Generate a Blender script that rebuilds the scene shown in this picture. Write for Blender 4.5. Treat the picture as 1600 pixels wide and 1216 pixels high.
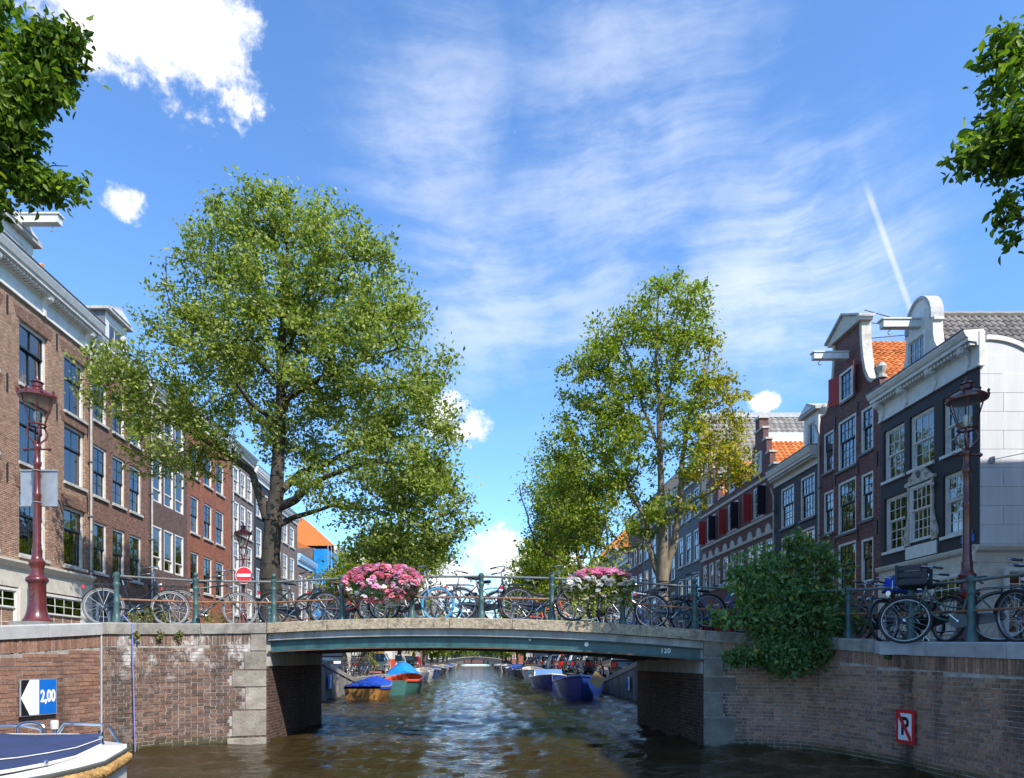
import bpy, math, random
import numpy as np
from mathutils import Vector, Matrix
random.seed(7)
for o in list(bpy.data.objects): bpy.data.objects.remove(o)
SC = bpy.context.scene
COL = SC.collection
PI = math.pi
# ------------------------------------------------------------------ camera
F = 1067.0; VX = 742.0; VY = 1033.0; EYE = 1.6          # focal length and vanishing point in photo pixels
cam = bpy.data.cameras.new('camera'); co = bpy.data.objects.new('camera', cam); COL.objects.link(co)
co.location = (0, 0, EYE); co.rotation_euler = (PI/2, 0, 0)
cam.sensor_width = 36; cam.lens = F/1600*36
cam.shift_x = (800-VX)/1600; cam.shift_y = (VY-608)/1600
cam.clip_end = 4000; cam.clip_start = .1
SC.camera = co
SC.render.resolution_x = 1024; SC.render.resolution_y = 778
def P(px, py, Y): return Vector(((px-VX)/F*Y, Y, EYE+(VY-py)/F*Y))
def PX(X, Y): return VX+X*F/Y
# ------------------------------------------------------------------ sky and sun
SUN_EL = math.radians(45); SH = Vector((.64, -.77, 0)).normalized()
sdir = Vector((SH.x*math.cos(SUN_EL), SH.y*math.cos(SUN_EL), math.sin(SUN_EL)))
sl = bpy.data.lights.new('sun', 'SUN'); sl.energy = 4.2; sl.angle = math.radians(.55); sl.color = (1, .94, .85)
so = bpy.data.objects.new('sun', sl); COL.objects.link(so); so.location = (20, -20, 40)
so.rotation_euler = (-sdir).to_track_quat('-Z', 'Y').to_euler()
SC.view_settings.view_transform = 'Standard'; SC.view_settings.look = 'None'
SC.view_settings.exposure = .76; SC.view_settings.gamma = 1; SC.view_settings.use_curve_mapping = False
W = bpy.data.worlds.new('World'); SC.world = W; W.use_nodes = True

class NT:
    """small wrapper to write node trees as expressions"""
    def __init__(s, tree): s.t = tree; s.n = tree.nodes; s.l = tree.links
    def node(s, typ, **kw):
        n = s.n.new(typ)
        for k, v in kw.items(): setattr(n, k, v)
        return n
    def put(s, sock, v):
        if isinstance(v, bpy.types.NodeSocket): s.l.new(v, sock)
        elif v is not None: sock.default_value = v
    def m(s, op, a, b=None, c=None, clamp=False):
        n = s.node('ShaderNodeMath', operation=op, use_clamp=clamp)
        for i, v in enumerate((a, b, c)): s.put(n.inputs[i], v) if v is not None else None
        return n.outputs[0]
    def vm(s, op, a, b=None, out=0):
        n = s.node('ShaderNodeVectorMath', operation=op); s.put(n.inputs[0], a)
        if b is not None: s.put(n.inputs[3 if op == 'SCALE' else 1], b)
        return n.outputs[out]
    def xyz(s, v):
        n = s.node('ShaderNodeSeparateXYZ'); s.put(n.inputs[0], v); return n.outputs
    def comb(s, x, y, z):
        n = s.node('ShaderNodeCombineXYZ')
        for i, v in enumerate((x, y, z)): s.put(n.inputs[i], v)
        return n.outputs[0]
    def noise(s, vec, scale, detail=3, rough=.55, dist=0, out=0):
        n = s.node('ShaderNodeTexNoise'); s.put(n.inputs['Vector'], vec)
        for k, v in (('Scale', scale), ('Detail', detail), ('Roughness', rough), ('Distortion', dist)): s.put(n.inputs[k], v)
        return n.outputs[out]
    def ramp(s, f, *stops, interp='LINEAR'):
        n = s.node('ShaderNodeValToRGB'); s.put(n.inputs[0], f); e = n.color_ramp.elements; n.color_ramp.interpolation = interp
        while len(e) < len(stops): e.new(.5)
        for k, (p, c) in zip(e, stops):
            k.position = p; k.color = (c, c, c, 1) if not hasattr(c, '__len__') else (*c[:3], 1)
        return n.outputs[0]
    def mix(s, f, a, b, mode='MIX'):
        n = s.node('ShaderNodeMix', data_type='RGBA', blend_type=mode)
        s.put(n.inputs[0], f)
        for sock, v in ((n.inputs[6], a), (n.inputs[7], b)):
            if isinstance(v, (tuple, list)) and len(v) == 3: v = (*v, 1)
            s.put(sock, v)
        return n.outputs[2]
    def smooth(s, v, a, b):
        n = s.node('ShaderNodeMapRange', interpolation_type='SMOOTHSTEP'); s.put(n.inputs[0], v)
        s.put(n.inputs[1], a); s.put(n.inputs[2], b); return n.outputs[0]

def sky():
    w = NT(W.node_tree); bg = W.node_tree.nodes['Background']
    st = w.node('ShaderNodeTexSky', sky_type='NISHITA', sun_disc=False)
    st.sun_elevation = SUN_EL; st.sun_rotation = math.atan2(sdir.x, sdir.y); st.air_density = 1.0; st.dust_density = .3; st.ozone_density = 2.2
    d = w.node('ShaderNodeTexCoord').outputs['Generated']
    x, y, z = w.xyz(d)
    zz = w.m('ADD', w.m('MAXIMUM', z, 0.0), .22)
    q = w.comb(w.m('DIVIDE', x, zz), w.m('DIVIDE', y, zz), 0.0)           # flat cloud layer seen in perspective
    def pd(px, py): return Vector(((px-VX)/F, 1, (VY-py)/F)).normalized()
    def blob(px, py, r0, r1):                                             # 1 inside r0, 0 outside r1 (angle ~ chord)
        dist = w.vm('DISTANCE', d, tuple(pd(px, py)), out=1)
        return w.m('SUBTRACT', 1.0, w.smooth(dist, r0, r1))
    def mx(*a):
        r = a[0]
        for b in a[1:]: r = w.m('MAXIMUM', r, b)
        return r
    # cirrus
    mp = w.node('ShaderNodeMapping'); w.put(mp.inputs[0], w.comb(x, z, w.m('MULTIPLY', y, .6)))
    mp.inputs['Rotation'].default_value = (0, 0, math.radians(-24)); mp.inputs['Scale'].default_value = (1.5, 7.5, 2.5)
    warp = w.vm('SCALE', w.vm('SUBTRACT', w.noise(d, 2.6, 4, out=1), (.5, .5, .5)), .75)
    cq = w.vm('ADD', mp.outputs[0], warp)
    fib = w.m('ADD', w.m('MULTIPLY', w.noise(cq, 2.2, 10, .66, .1), .6), w.m('MULTIPLY', w.noise(d, 7.0, 8, .6, .2), .4))
    big = w.noise(q, .9, 3, .5)
    place = mx(blob(1215, 415, .02, .24), w.m('MULTIPLY', blob(1000, 110, .03, .22), .62), w.m('MULTIPLY', blob(690, 215, .02, .2), .75),
               w.m('MULTIPLY', blob(760, 440, .03, .26), .75), w.m('MULTIPLY', blob(960, 290, .05, .3), .72), w.m('MULTIPLY', blob(1290, 430, .03, .2), .8), w.m('MULTIPLY', blob(870, 500, .03, .2), .65),
               w.m('MULTIPLY', w.smooth(big, .58, .75), .5))
    cir = w.m('MULTIPLY', w.smooth(w.m('ADD', fib, w.m('MULTIPLY', place, .22)), .50, .80), w.m('MULTIPLY', place, 1.0), clamp=True)
    # contrail: thin band along a great circle
    a, b = pd(1361, 312), pd(1421, 478); nrm = a.cross(b).normalized(); mid = (a+b).normalized()
    across = w.m('ABSOLUTE', w.vm('DOT_PRODUCT', d, tuple(nrm), out=1))
    along = w.vm('DISTANCE', d, tuple(mid), out=1)
    tr = w.m('MULTIPLY', w.m('SUBTRACT', 1.0, w.smooth(across, .0006, .0042)), w.m('SUBTRACT', 1.0, w.smooth(along, .055, .085)))
    tr = w.m('MULTIPLY', tr, w.m('ADD', .35, w.m('MULTIPLY', w.noise(d, 40, 3), .6)))
    # cumulus
    dn = w.noise(w.vm('MULTIPLY', d, (1, 1, 1.35)), 9, 10, .6, .15); dn2 = w.noise(d, 30, 7, .65, .2)
    edge = w.m('ADD', w.m('MULTIPLY', w.m('SUBTRACT', dn, .5), 1.9), w.m('ADD', w.m('MULTIPLY', w.m('SUBTRACT', dn2, .5), 1.0), w.m('MULTIPLY', w.m('SUBTRACT', w.noise(d, 75, 6, .65, .3), .5), .9)))
    def cum(px, py, r, sy=1.0):
        v = w.vm('SUBTRACT', d, tuple(pd(px, py))); vx, vy, vz = w.xyz(v)
        ln = w.m('SQRT', w.m('ADD', w.m('ADD', w.m('MULTIPLY', vx, vx), w.m('MULTIPLY', vy, vy)), w.m('MULTIPLY', w.m('MULTIPLY', vz, vz), sy*sy)))
        return w.m('SUBTRACT', 1.0, w.m('DIVIDE', ln, r))
    cs = mx(cum(245, 10, .12, 1.35), cum(335, 60, .07, 1.0), cum(150, -15, .1, 1.2), cum(185, 316, .03, 1.4), cum(722, 676, .05, 1.7), cum(690, 655, .04), cum(1196, 628, .02, 1.6),
            cum(765, 868, .06, 1.3), cum(700, 905, .07, 1.8), cum(850, 895, .1, 2), cum(560, 900, .12, 2.2), cum(35, 905, .2, 2.2))
    # the same kind of small cumulus scattered over the rest of the sky
    far = w.m('MULTIPLY', w.m('SUBTRACT', w.noise(w.vm('MULTIPLY', d, (1, 1, 2.0)), 2.3, 2, .5), .64), 3.0)
    beh = w.m('SUBTRACT', 1.0, w.smooth(y, -.1, .25))
    cs = mx(cs, w.m('SUBTRACT', w.m('MULTIPLY', w.m('ADD', far, .3), beh), .3))
    den = w.smooth(w.m('ADD', cs, w.m('MULTIPLY', edge, .95)), .1, .62)
    shade = w.mix(w.smooth(w.m('ADD', dn2, w.m('MULTIPLY', dn, .6)), .55, .95), (5.0, 5.5, 6.5), (7.6, 7.6, 7.6))
    base = w.mix(1.0, st.outputs[0], (1.08, 1.5, 1.9), 'MULTIPLY')
    c = w.mix(w.m('MULTIPLY', cir, .62, clamp=True), base, (7.0, 7.4, 8.0))
    c = w.mix(w.m('MULTIPLY', tr, .6), c, (7.2, 7.4, 7.8))
    c = w.mix(den, c, shade)
    W.node_tree.links.new(c, bg.inputs[0]); bg.inputs[1].default_value = .1
sky()

# ------------------------------------------------------------------ materials
MATS = {}
def new_mat(name):
    m = bpy.data.materials.new(name); m.use_nodes = True; MATS[name] = m
    w = NT(m.node_tree); b = m.node_tree.nodes['Principled BSDF']; return m, w, b
def mat(name, col, rough=.6, metal=0, var=.12, scale=6, bump=0, bscale=40, spec=.5, coat=0, objrand=0, dirt=None, stretch=(1, 1, 1)):
    """plain paint/stone/metal: colour with noise variation, optional bump, dirt colour and per-object variation"""
    if name in MATS: return MATS[name]
    m, w, b = new_mat(name)
    v = w.vm('MULTIPLY', w.node('ShaderNodeTexCoord').outputs['Object'], stretch)
    f = w.noise(v, scale, 5, .6)
    lo = tuple(c*(1-var*2) for c in col); hi = tuple(min(1, c*(1+var*1.6)) for c in col)
    c = w.ramp(f, (.28, lo), (.72, hi))
    if dirt:
        c = w.mix(w.smooth(w.noise(v, scale*.45, 6, .65), .5, .72), c, dirt)
    if objrand:
        r = w.node('ShaderNodeObjectInfo').outputs['Random']
        c = w.mix(1.0, c, w.ramp(r, (0, 1-objrand), (1, 1+objrand)), 'MULTIPLY')
    w.put(b.inputs['Base Color'], c); b.inputs['Metallic'].default_value = metal
    w.put(b.inputs['Roughness'], w.m('ADD', rough-.08, w.m('MULTIPLY', f, .16)))
    b.inputs['Specular IOR Level'].default_value = spec; b.inputs['Coat Weight'].default_value = coat
    if bump:
        n = w.node('ShaderNodeBump'); n.inputs['Strength'].default_value = bump; n.inputs['Distance'].default_value = .02
        w.put(n.inputs['Height'], w.noise(v, bscale, 5, .6)); w.put(b.inputs['Normal'], n.outputs[0])
    return m
def brickmat(name, c1, c2, mortar, stain=(.1, .08, .07), stain_amt=.5, bw=.215, rh=.063):
    if name in MATS: return MATS[name]
    m, w, b = new_mat(name)
    g = w.node('ShaderNodeNewGeometry').outputs['Position']; x, y, z = w.xyz(g)
    uv = w.comb(w.m('ADD', x, y), z, 0.0)
    t = w.node('ShaderNodeTexBrick'); w.put(t.inputs['Vector'], uv)
    for k, v in (('Scale', 1), ('Mortar Size', .009), ('Mortar Smooth', .15), ('Bias', 0), ('Brick Width', bw), ('Row Height', rh)): t.inputs[k].default_value = v
    t.inputs['Color1'].default_value = (*c1, 1); t.inputs['Color2'].default_value = (*c2, 1); t.inputs['Mortar'].default_value = (*mortar, 1)
    cell = w.noise(w.vm('MULTIPLY', uv, (4.6, 15.8, 1)), 1.0, 1)
    c = w.mix(1.0, t.outputs[0], w.ramp(cell, (.3, .62), (.7, 1.3)), 'MULTIPLY')
    big = w.noise(w.vm('MULTIPLY', g, (1, 1, .35)), .55, 6, .65)
    c = w.mix(w.m('MULTIPLY', w.smooth(big, .48, .72), stain_amt), c, stain)
    c = w.mix(1.0, c, w.ramp(w.noise(g, 2.5, 4), (.3, .82), (.7, 1.15)), 'MULTIPLY')
    w.put(b.inputs['Base Color'], c); b.inputs['Roughness'].default_value = .85; b.inputs['Specular IOR Level'].default_value = .25
    n = w.node('ShaderNodeBump'); n.inputs['Strength'].default_value = .5; n.inputs['Distance'].default_value = .008
    w.put(n.inputs['Height'], w.m('ADD', w.m('MULTIPLY', t.outputs[1], -1.0), w.m('MULTIPLY', w.noise(g, 60, 3), .5))); w.put(b.inputs['Normal'], n.outputs[0])
    return m
def piecemat(name, stops, stains=True, rough=.85, white=(.55, .52, .48), wamt=.8, wlo=.56, whi=.72, dark=.6):
    """bricks / tiles built one by one: colour by piece (object random + island random) and weather marks by place"""
    if name in MATS: return MATS[name]
    m, w, b = new_mat(name)
    geo = w.node('ShaderNodeNewGeometry'); g = geo.outputs['Position']
    r = w.m('FRACT', w.m('ADD', w.node('ShaderNodeObjectInfo').outputs['Random'], geo.outputs['Random Per Island']))
    c = w.ramp(r, *stops)
    c = w.mix(1.0, c, w.ramp(w.noise(g, 30, 5, .65), (.3, .6), (.7, 1.35)), 'MULTIPLY')
    if stains:
        s = w.vm('MULTIPLY', g, (1.3, 1.3, .8))
        c = w.mix(w.m('MULTIPLY', w.smooth(w.noise(w.vm('MULTIPLY', g, (1, 1, .22)), 1.7, 5, .6), .5, .68), dark), c, (.05, .043, .036))
        x, y, z = w.xyz(g)
        hi = w.smooth(z, 1.05, 1.75)
        wh = w.m('MULTIPLY', w.smooth(w.noise(s, 2.6, 9, .72, .6), wlo, whi), w.m('MULTIPLY', w.m('ADD', w.m('MULTIPLY', hi, .85), .15), wamt))
        c = w.mix(wh, c, white)
        c = w.mix(w.m('MULTIPLY', w.m('SUBTRACT', 1.0, w.smooth(z, .05, .22)), .8), c, (.05, .055, .02))
    w.put(b.inputs['Base Color'], c); b.inputs['Roughness'].default_value = rough; b.inputs['Specular IOR Level'].default_value = .25
    n = w.node('ShaderNodeBump'); n.inputs['Strength'].default_value = .6; n.inputs['Distance'].default_value = .006
    w.put(n.inputs['Height'], w.noise(g, 90, 4)); w.put(b.inputs['Normal'], n.outputs[0])
    return m
def leafmat(name, stops, trans=.4, tint=(1.25, 1.35, .5)):
    if name in MATS: return MATS[name]
    m, w, b = new_mat(name)
    geo = w.node('ShaderNodeNewGeometry')
    c = w.ramp(geo.outputs['Random Per Island'], *stops)
    c = w.mix(1.0, c, w.ramp(w.noise(geo.outputs['Position'], .9, 3), (.3, .7), (.7, 1.3)), 'MULTIPLY')
    w.put(b.inputs['Base Color'], c); b.inputs['Roughness'].default_value = .5; b.inputs['Specular IOR Level'].default_value = .35
    t = w.node('ShaderNodeBsdfTranslucent'); w.put(t.inputs[0], w.mix(1.0, c, tint, 'MULTIPLY'))
    mx = w.node('ShaderNodeMixShader'); mx.inputs[0].default_value = trans
    w.l.new(b.outputs[0], mx.inputs[1]); w.l.new(t.outputs[0], mx.inputs[2])
    w.l.new(mx.outputs[0], m.node_tree.nodes['Material Output'].inputs[0])
    return m
def glassmat(name, tint=(.78, .84, .84), ior=2.9, wob=.25):
    if name in MATS: return MATS[name]
    m, w, b = new_mat(name)
    fr = w.node('ShaderNodeFresnel'); fr.inputs[0].default_value = ior
    bp = w.node('ShaderNodeBump'); bp.inputs['Strength'].default_value = wob; bp.inputs['Distance'].default_value = .01
    w.put(bp.inputs['Height'], w.noise(w.node('ShaderNodeNewGeometry').outputs['Position'], 2.5, 2))
    gl = w.node('ShaderNodeBsdfGlossy'); gl.inputs['Roughness'].default_value = .02; w.put(gl.inputs['Normal'], bp.outputs[0])
    tr = w.node('ShaderNodeBsdfTransparent'); tr.inputs[0].default_value = (*tint, 1)
    mx = w.node('ShaderNodeMixShader'); w.l.new(fr.outputs[0], mx.inputs[0]); w.l.new(tr.outputs[0], mx.inputs[1]); w.l.new(gl.outputs[0], mx.inputs[2])
    w.l.new(mx.outputs[0], m.node_tree.nodes['Material Output'].inputs[0])
    return m
def watermat():
    m, w, b = new_mat('canal_water')
    g = w.node('ShaderNodeNewGeometry').outputs['Position']
    b.inputs['Base Color'].default_value = (.034, .024, .009, 1); b.inputs['Roughness'].default_value = .04; b.inputs['IOR'].default_value = 1.33
    n = w.node('ShaderNodeBump'); n.inputs['Strength'].default_value = .85; n.inputs['Distance'].default_value = .05
    h = w.m('ADD', w.noise(w.vm('MULTIPLY', g, (.6, 1.25, 1)), 3.6, 5, .62, .4), w.m('MULTIPLY', w.noise(w.vm('MULTIPLY', g, (.8, 1.2, 1)), 13, 3), .3))
    w.put(n.inputs['Height'], h); w.put(b.inputs['Normal'], n.outputs[0]); return m

# ------------------------------------------------------------------ mesh helpers
ORG = {}
class MB:
    def __init__(s): s.v = []; s.f = []
    def quad(s, *p): n = len(s.v); s.v += [tuple(q) for q in p]; s.f.append(tuple(range(n, n+len(p)))); return s
    def box(s, x0, x1, y0, y1, z0, z1, fx=None):
        n = len(s.v)
        c = [(x, y, z) for x in (x0, x1) for y in (y0, y1) for z in (z0, z1)]
        s.v += [tuple(fx(*p)) for p in c] if fx else c
        s.f += [tuple(n+i for i in q) for q in ((0, 1, 3, 2), (4, 6, 7, 5), (0, 4, 5, 1), (2, 3, 7, 6), (0, 2, 6, 4), (1, 5, 7, 3))]
        return s
    def obox(s, c, ax, ay, az):                                   # oriented box: centre and three half vectors
        c, ax, ay, az = map(Vector, (c, ax, ay, az)); n = len(s.v)
        s.v += [tuple(c+i*ax+j*ay+k*az) for i in (-1, 1) for j in (-1, 1) for k in (-1, 1)]
        s.f += [tuple(n+i for i in q) for q in ((0, 1, 3, 2), (4, 6, 7, 5), (0, 4, 5, 1), (2, 3, 7, 6), (0, 2, 6, 4), (1, 5, 7, 3))]
        return s
    def tube(s, pts, r, n=8, caps=True, closed=False):
        pts = [Vector(p) for p in pts]; rs = [float(q) for q in r] if hasattr(r, '__len__') else [r]*len(pts)
        up = None; b0 = len(s.v); k = len(pts)
        for i, p in enumerate(pts):
            if closed: t = pts[(i+1) % k]-pts[i-1]
            else: t = pts[min(i+1, k-1)]-pts[max(i-1, 0)]
            t = t.normalized() if t.length > 1e-9 else Vector((0, 0, 1))
            if up is None: up = Vector((0, 0, 1)) if abs(t.z) < .9 else Vector((0, 1, 0))
            u = up-t*up.dot(t)
            u = u.normalized() if u.length > 1e-6 else t.orthogonal().normalized()
            v = t.cross(u); up = u
            s.v += [tuple(p+rs[i]*(math.cos(2*PI*j/n)*u+math.sin(2*PI*j/n)*v)) for j in range(n)]
        for i in range(k if closed else k-1):
            a = b0+i*n; c = b0+((i+1) % k)*n
            s.f += [(a+j, a+(j+1) % n, c+(j+1) % n, c+j) for j in range(n)]
        if caps and not closed: s.f += [tuple(b0+j for j in reversed(range(n))), tuple(b0+(k-1)*n+j for j in range(n))]
        return s
    def lathe(s, prof, n=16, c=(0, 0, 0), caps=True):
        b0 = len(s.v)
        for r, z in prof: s.v += [(c[0]+r*math.cos(2*PI*j/n), c[1]+r*math.sin(2*PI*j/n), c[2]+z) for j in range(n)]
        for i in range(len(prof)-1):
            a = b0+i*n; d = a+n; s.f += [(a+j, a+(j+1) % n, d+(j+1) % n, d+j) for j in range(n)]
        if caps: s.f += [tuple(b0+j for j in reversed(range(n))), tuple(b0+(len(prof)-1)*n+j for j in range(n))]
        return s
    def ring(s, c, R, r, ax='y', n=28, m=8, sq=1.0):              # torus about an axis
        b0 = len(s.v); c = Vector(c)
        for i in range(n):
            a = 2*PI*i/n
            for j in range(m):
                q = 2*PI*j/m; rr = R+r*math.cos(q); w = r*sq*math.sin(q)
                p = {'y': (rr*math.cos(a), w, rr*math.sin(a)), 'z': (rr*math.cos(a), rr*math.sin(a), w)}[ax]
                s.v.append(tuple(c+Vector(p)))
        for i in range(n):
            for j in range(m):
                s.f.append((b0+i*m+j, b0+i*m+(j+1) % m, b0+((i+1) % n)*m+(j+1) % m, b0+((i+1) % n)*m+j))
        return s
    def prism(s, poly, h0, h1, fx):                               # polygon (a,b) extruded h0..h1 through fx(a,b,h)
        n = len(s.v); k = len(poly)
        s.v += [tuple(fx(a, b, h0)) for a, b in poly]+[tuple(fx(a, b, h1)) for a, b in poly]
        s.f += [tuple(n+i for i in range(k)), tuple(n+k+i for i in reversed(range(k)))]
        s.f += [(n+i, n+(i+1) % k, n+k+(i+1) % k, n+k+i) for i in range(k)]
        return s
    def loft(s, rings, closed=True, caps=True):
        b0 = len(s.v); k = len(rings[0])
        for r in rings: s.v += [tuple(p) for p in r]
        for i in range(len(rings)-1):
            a = b0+i*k; d = a+k
            s.f += [(a+j, a+(j+1) % k, d+(j+1) % k, d+j) for j in range(k if closed else k-1)]
        if caps and closed: s.f += [tuple(b0+j for j in reversed(range(k))), tuple(b0+(len(rings)-1)*k+j for j in range(k))]
        return s
    def mesh(s, name, m=None, smooth=False, off=(0, 0, 0)):
        me = bpy.data.meshes.new(name)
        o = Vector(off); v = [(a-o.x, b-o.y, c-o.z) for a, b, c in s.v] if o.length else s.v
        me.from_pydata(v, [], s.f)
        if m: me.materials.append(MATS[m] if isinstance(m, str) else m)
        if smooth:
            me.polygons.foreach_set('use_smooth', [True]*len(me.polygons))
            try: me.set_sharp_from_angle(angle=math.radians(40))
            except Exception: pass
        return me
    def build(s, name, m, parent=None, smooth=False, **tags):
        off = ORG.get(parent.name, (0, 0, 0)) if parent else tags.pop('org', (0, 0, 0))
        o = bpy.data.objects.new(name, s.mesh(name, m, smooth, off)); COL.objects.link(o)
        if parent: o.parent = parent; ORG[o.name] = Vector(off)
        else:
            o.location = off; ORG[o.name] = Vector(off)
        for k, v in tags.items():
            if v is not None: o[{'cat': 'category'}.get(k, k)] = v
        return o
def put(name, me, parent, loc=(0, 0, 0), rot=(0, 0, 0), scale=(1, 1, 1)):
    """one more object on shared mesh data, placed in world coordinates under parent"""
    o = bpy.data.objects.new(name, me); COL.objects.link(o); off = Vector(ORG.get(parent.name, (0, 0, 0))) if parent else Vector()
    o.location = Vector(loc)-off; o.rotation_euler = rot; o.scale = scale; o.parent = parent
    ORG[o.name] = off
    return o
def thing(name, label, cat, loc=(0, 0, 0), group=None, local=False, rot=(0, 0, 0)):
    o = bpy.data.objects.new(name, None); COL.objects.link(o); o.location = loc; o.rotation_euler = rot; o.empty_display_size = .2
    o['label'] = label; o['category'] = cat
    if group: o['group'] = group
    ORG[o.name] = Vector((0, 0, 0)) if local else Vector(loc)
    return o
def copy_tree(o, parent=None):
    c = o.copy(); COL.objects.link(c); c.parent = parent
    for ch in o.children: copy_tree(ch, c)
    return c
def each(o):
    yield o
    for c in o.children: yield from each(c)
def text_mesh(txt, size, m, ext=.003, bold=0):
    cu = bpy.data.curves.new('lettering', 'FONT'); cu.body = txt; cu.size = size; cu.extrude = ext; cu.align_x = 'CENTER'; cu.align_y = 'CENTER'; cu.offset = bold
    o = bpy.data.objects.new('lettering', cu); COL.objects.link(o)
    me = bpy.data.meshes.new_from_object(o.evaluated_get(bpy.context.evaluated_depsgraph_get()))
    bpy.data.objects.remove(o); bpy.data.curves.remove(cu)
    me.materials.clear(); me.materials.append(MATS[m] if isinstance(m, str) else m); return me

# ------------------------------------------------------------------ palette
mat('white_paint', (.64, .625, .585), .5, var=.06, dirt=(.5, .48, .43)); mat('cream_paint', (.55, .51, .43), .5, var=.06, dirt=(.45, .41, .34))
mat('white_render', (.60, .605, .61), .75, var=.07, scale=2.2, bump=.15, dirt=(.47, .465, .45), stretch=(1.2, 1.2, .12), objrand=.025); mat('dark_sash', (.012, .022, .025), .4); mat('green_sash', (.02, .035, .03), .4)
mat('sill_stone', (.42, .41, .38), .7, var=.12); mat('sill_dark', (.12, .12, .13), .6)
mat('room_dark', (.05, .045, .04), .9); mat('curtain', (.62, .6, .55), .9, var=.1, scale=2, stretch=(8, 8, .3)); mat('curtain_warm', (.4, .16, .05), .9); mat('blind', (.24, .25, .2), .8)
mat('roof_lead', (.16, .17, .19), .55, var=.1); mat('roof_dark', (.07, .07, .075), .7); mat('gutter', (.1, .1, .11), .5)
mat('granite', (.27, .25, .215), .85, var=.18, scale=6, bump=.6, bscale=40, dirt=(.15, .135, .11), objrand=.18)
mat('granite_light', (.40, .39, .38), .75, var=.1, scale=5, bump=.25, bscale=70, dirt=(.34, .33, .32), objrand=.08)
mat('quoin_stone', (.235, .205, .165), .88, var=.22, scale=3.2, bump=.9, bscale=18, dirt=(.11, .095, .075), objrand=.25)
mat('curb_concrete', (.40, .325, .225), .9, var=.22, scale=16, bump=1.0, bscale=34, dirt=(.15, .105, .065))
mat('fascia_concrete', (.36, .34, .315), .85, var=.16, scale=5, dirt=(.2, .18, .155), stretch=(1, 1, .25), bump=.2)
mat('girder_green', (.03, .09, .093), .42, var=.25, scale=5, dirt=(.055, .085, .078), stretch=(1, 1, .3), bump=.15); mat('girder_edge', (.20, .085, .05), .7, var=.3, scale=14)
mat('rail_green', (.045, .095, .09), .42, var=.15, scale=8, dirt=(.07, .13, .12)); mat('rail_rust', (.28, .12, .055), .7, var=.3, scale=12, dirt=(.14, .12, .1)); mat('rail_top', (.13, .15, .145), .5, var=.2, scale=9, dirt=(.2, .12, .08))
mat('mortar', (.34, .31, .27), .95, var=.2, scale=8, dirt=(.16, .14, .12)); mat('mortar_dark', (.40, .37, .33), .95, var=.2, scale=8)
mat('street_paving', (.17, .15, .14), .9, var=.15, scale=3, bump=.3, bscale=25); mat('asphalt', (.07, .07, .07), .9, var=.15, scale=5, bump=.3, bscale=60); mat('soil', (.08, .06, .04), .95)
mat('quay_concrete', (.20, .185, .165), .9, var=.2, scale=2.2, bump=.4, bscale=20, dirt=(.09, .08, .065), stretch=(1, 1.6, .18))
mat('maroon_iron', (.10, .018, .016), .32, var=.15, scale=6, coat=.3, dirt=(.13, .03, .028)); mat('grey_metal', (.30, .32, .34), .5, metal=.3, var=.08)
mat('bark', (.05, .04, .03), .95, var=.3, scale=5, bump=1.0, bscale=14, stretch=(1, 1, .3)); mat('bark_pale', (.19, .15, .10), .95, var=.25, scale=5, bump=.8, bscale=14, stretch=(1, 1, .3), dirt=(.12, .09, .06))
mat('steel', (.62, .63, .65), .2, metal=1, var=.04); mat('rim_steel', (.30, .30, .30), .4, metal=.7, var=.1); mat('rubber', (.02, .02, .021), .75); mat('black_paint', (.012, .012, .014), .3, var=.1, coat=.25); mat('chrome', (.55, .56, .58), .25, metal=1)
mat('saddle_black', (.018, .018, .02), .55); mat('saddle_brown', (.11, .045, .025), .55); mat('grip', (.03, .03, .032), .7); mat('red_lens', (.5, .015, .01), .25); mat('white_plastic', (.75, .74, .7), .4)
mat('tyre_grey', (.15, .147, .138), .7); mat('tyre_blue', (.03, .33, .66), .55); mat('frame_silver', (.55, .56, .58), .3, metal=.6); mat('frame_blue', (.02, .09, .36), .35, coat=.3); mat('frame_orange', (.72, .09, .015), .35, coat=.3)
mat('frame_green', (.02, .07, .05), .35, coat=.3); mat('frame_maroon', (.12, .02, .02), .35, coat=.3); mat('frame_grey', (.10, .10, .09), .4); mat('crate_blue', (.015, .06, .5), .5); mat('crate_black', (.018, .018, .02), .6)
mat('sign_red', (.62, .02, .025), .4, var=.04); mat('sign_white', (.8, .8, .8), .45, var=.04); mat('sign_blue', (.005, .13, .5), .45, var=.04); mat('sign_black', (.01, .01, .012), .5)
mat('planter_grey', (.28, .27, .26), .6); mat('hull_blue', (.012, .035, .17), .35, coat=.3, var=.1, dirt=(.02, .05, .2)); mat('hull_white', (.76, .75, .72), .3, coat=.3, var=.03); mat('hull_green', (.05, .16, .14), .45); mat('hull_wood', (.34, .15, .03), .5, dirt=(.1, .06, .03)); mat('hull_grey', (.25, .27, .28), .5); mat('hull_black', (.025, .026, .03), .45)
mat('tarp_blue', (.01, .06, .45), .45, var=.15, scale=3); mat('tarp_sky', (.01, .23, .66), .45, var=.15, scale=3); mat('tarp_navy', (.028, .042, .105), .62, var=.1, scale=3, bump=.05, bscale=300); mat('tarp_dark', (.03, .035, .045), .6)
mat('red_trim', (.68, .08, .02), .45); mat('rope_tan', (.46, .27, .09), .9, var=.2, scale=14, bump=.8, bscale=60); mat('rope_blue', (.22, .24, .55), .9); mat('wood_board', (.42, .27, .12), .7); mat('fender_white', (.62, .66, .66), .5)
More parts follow.
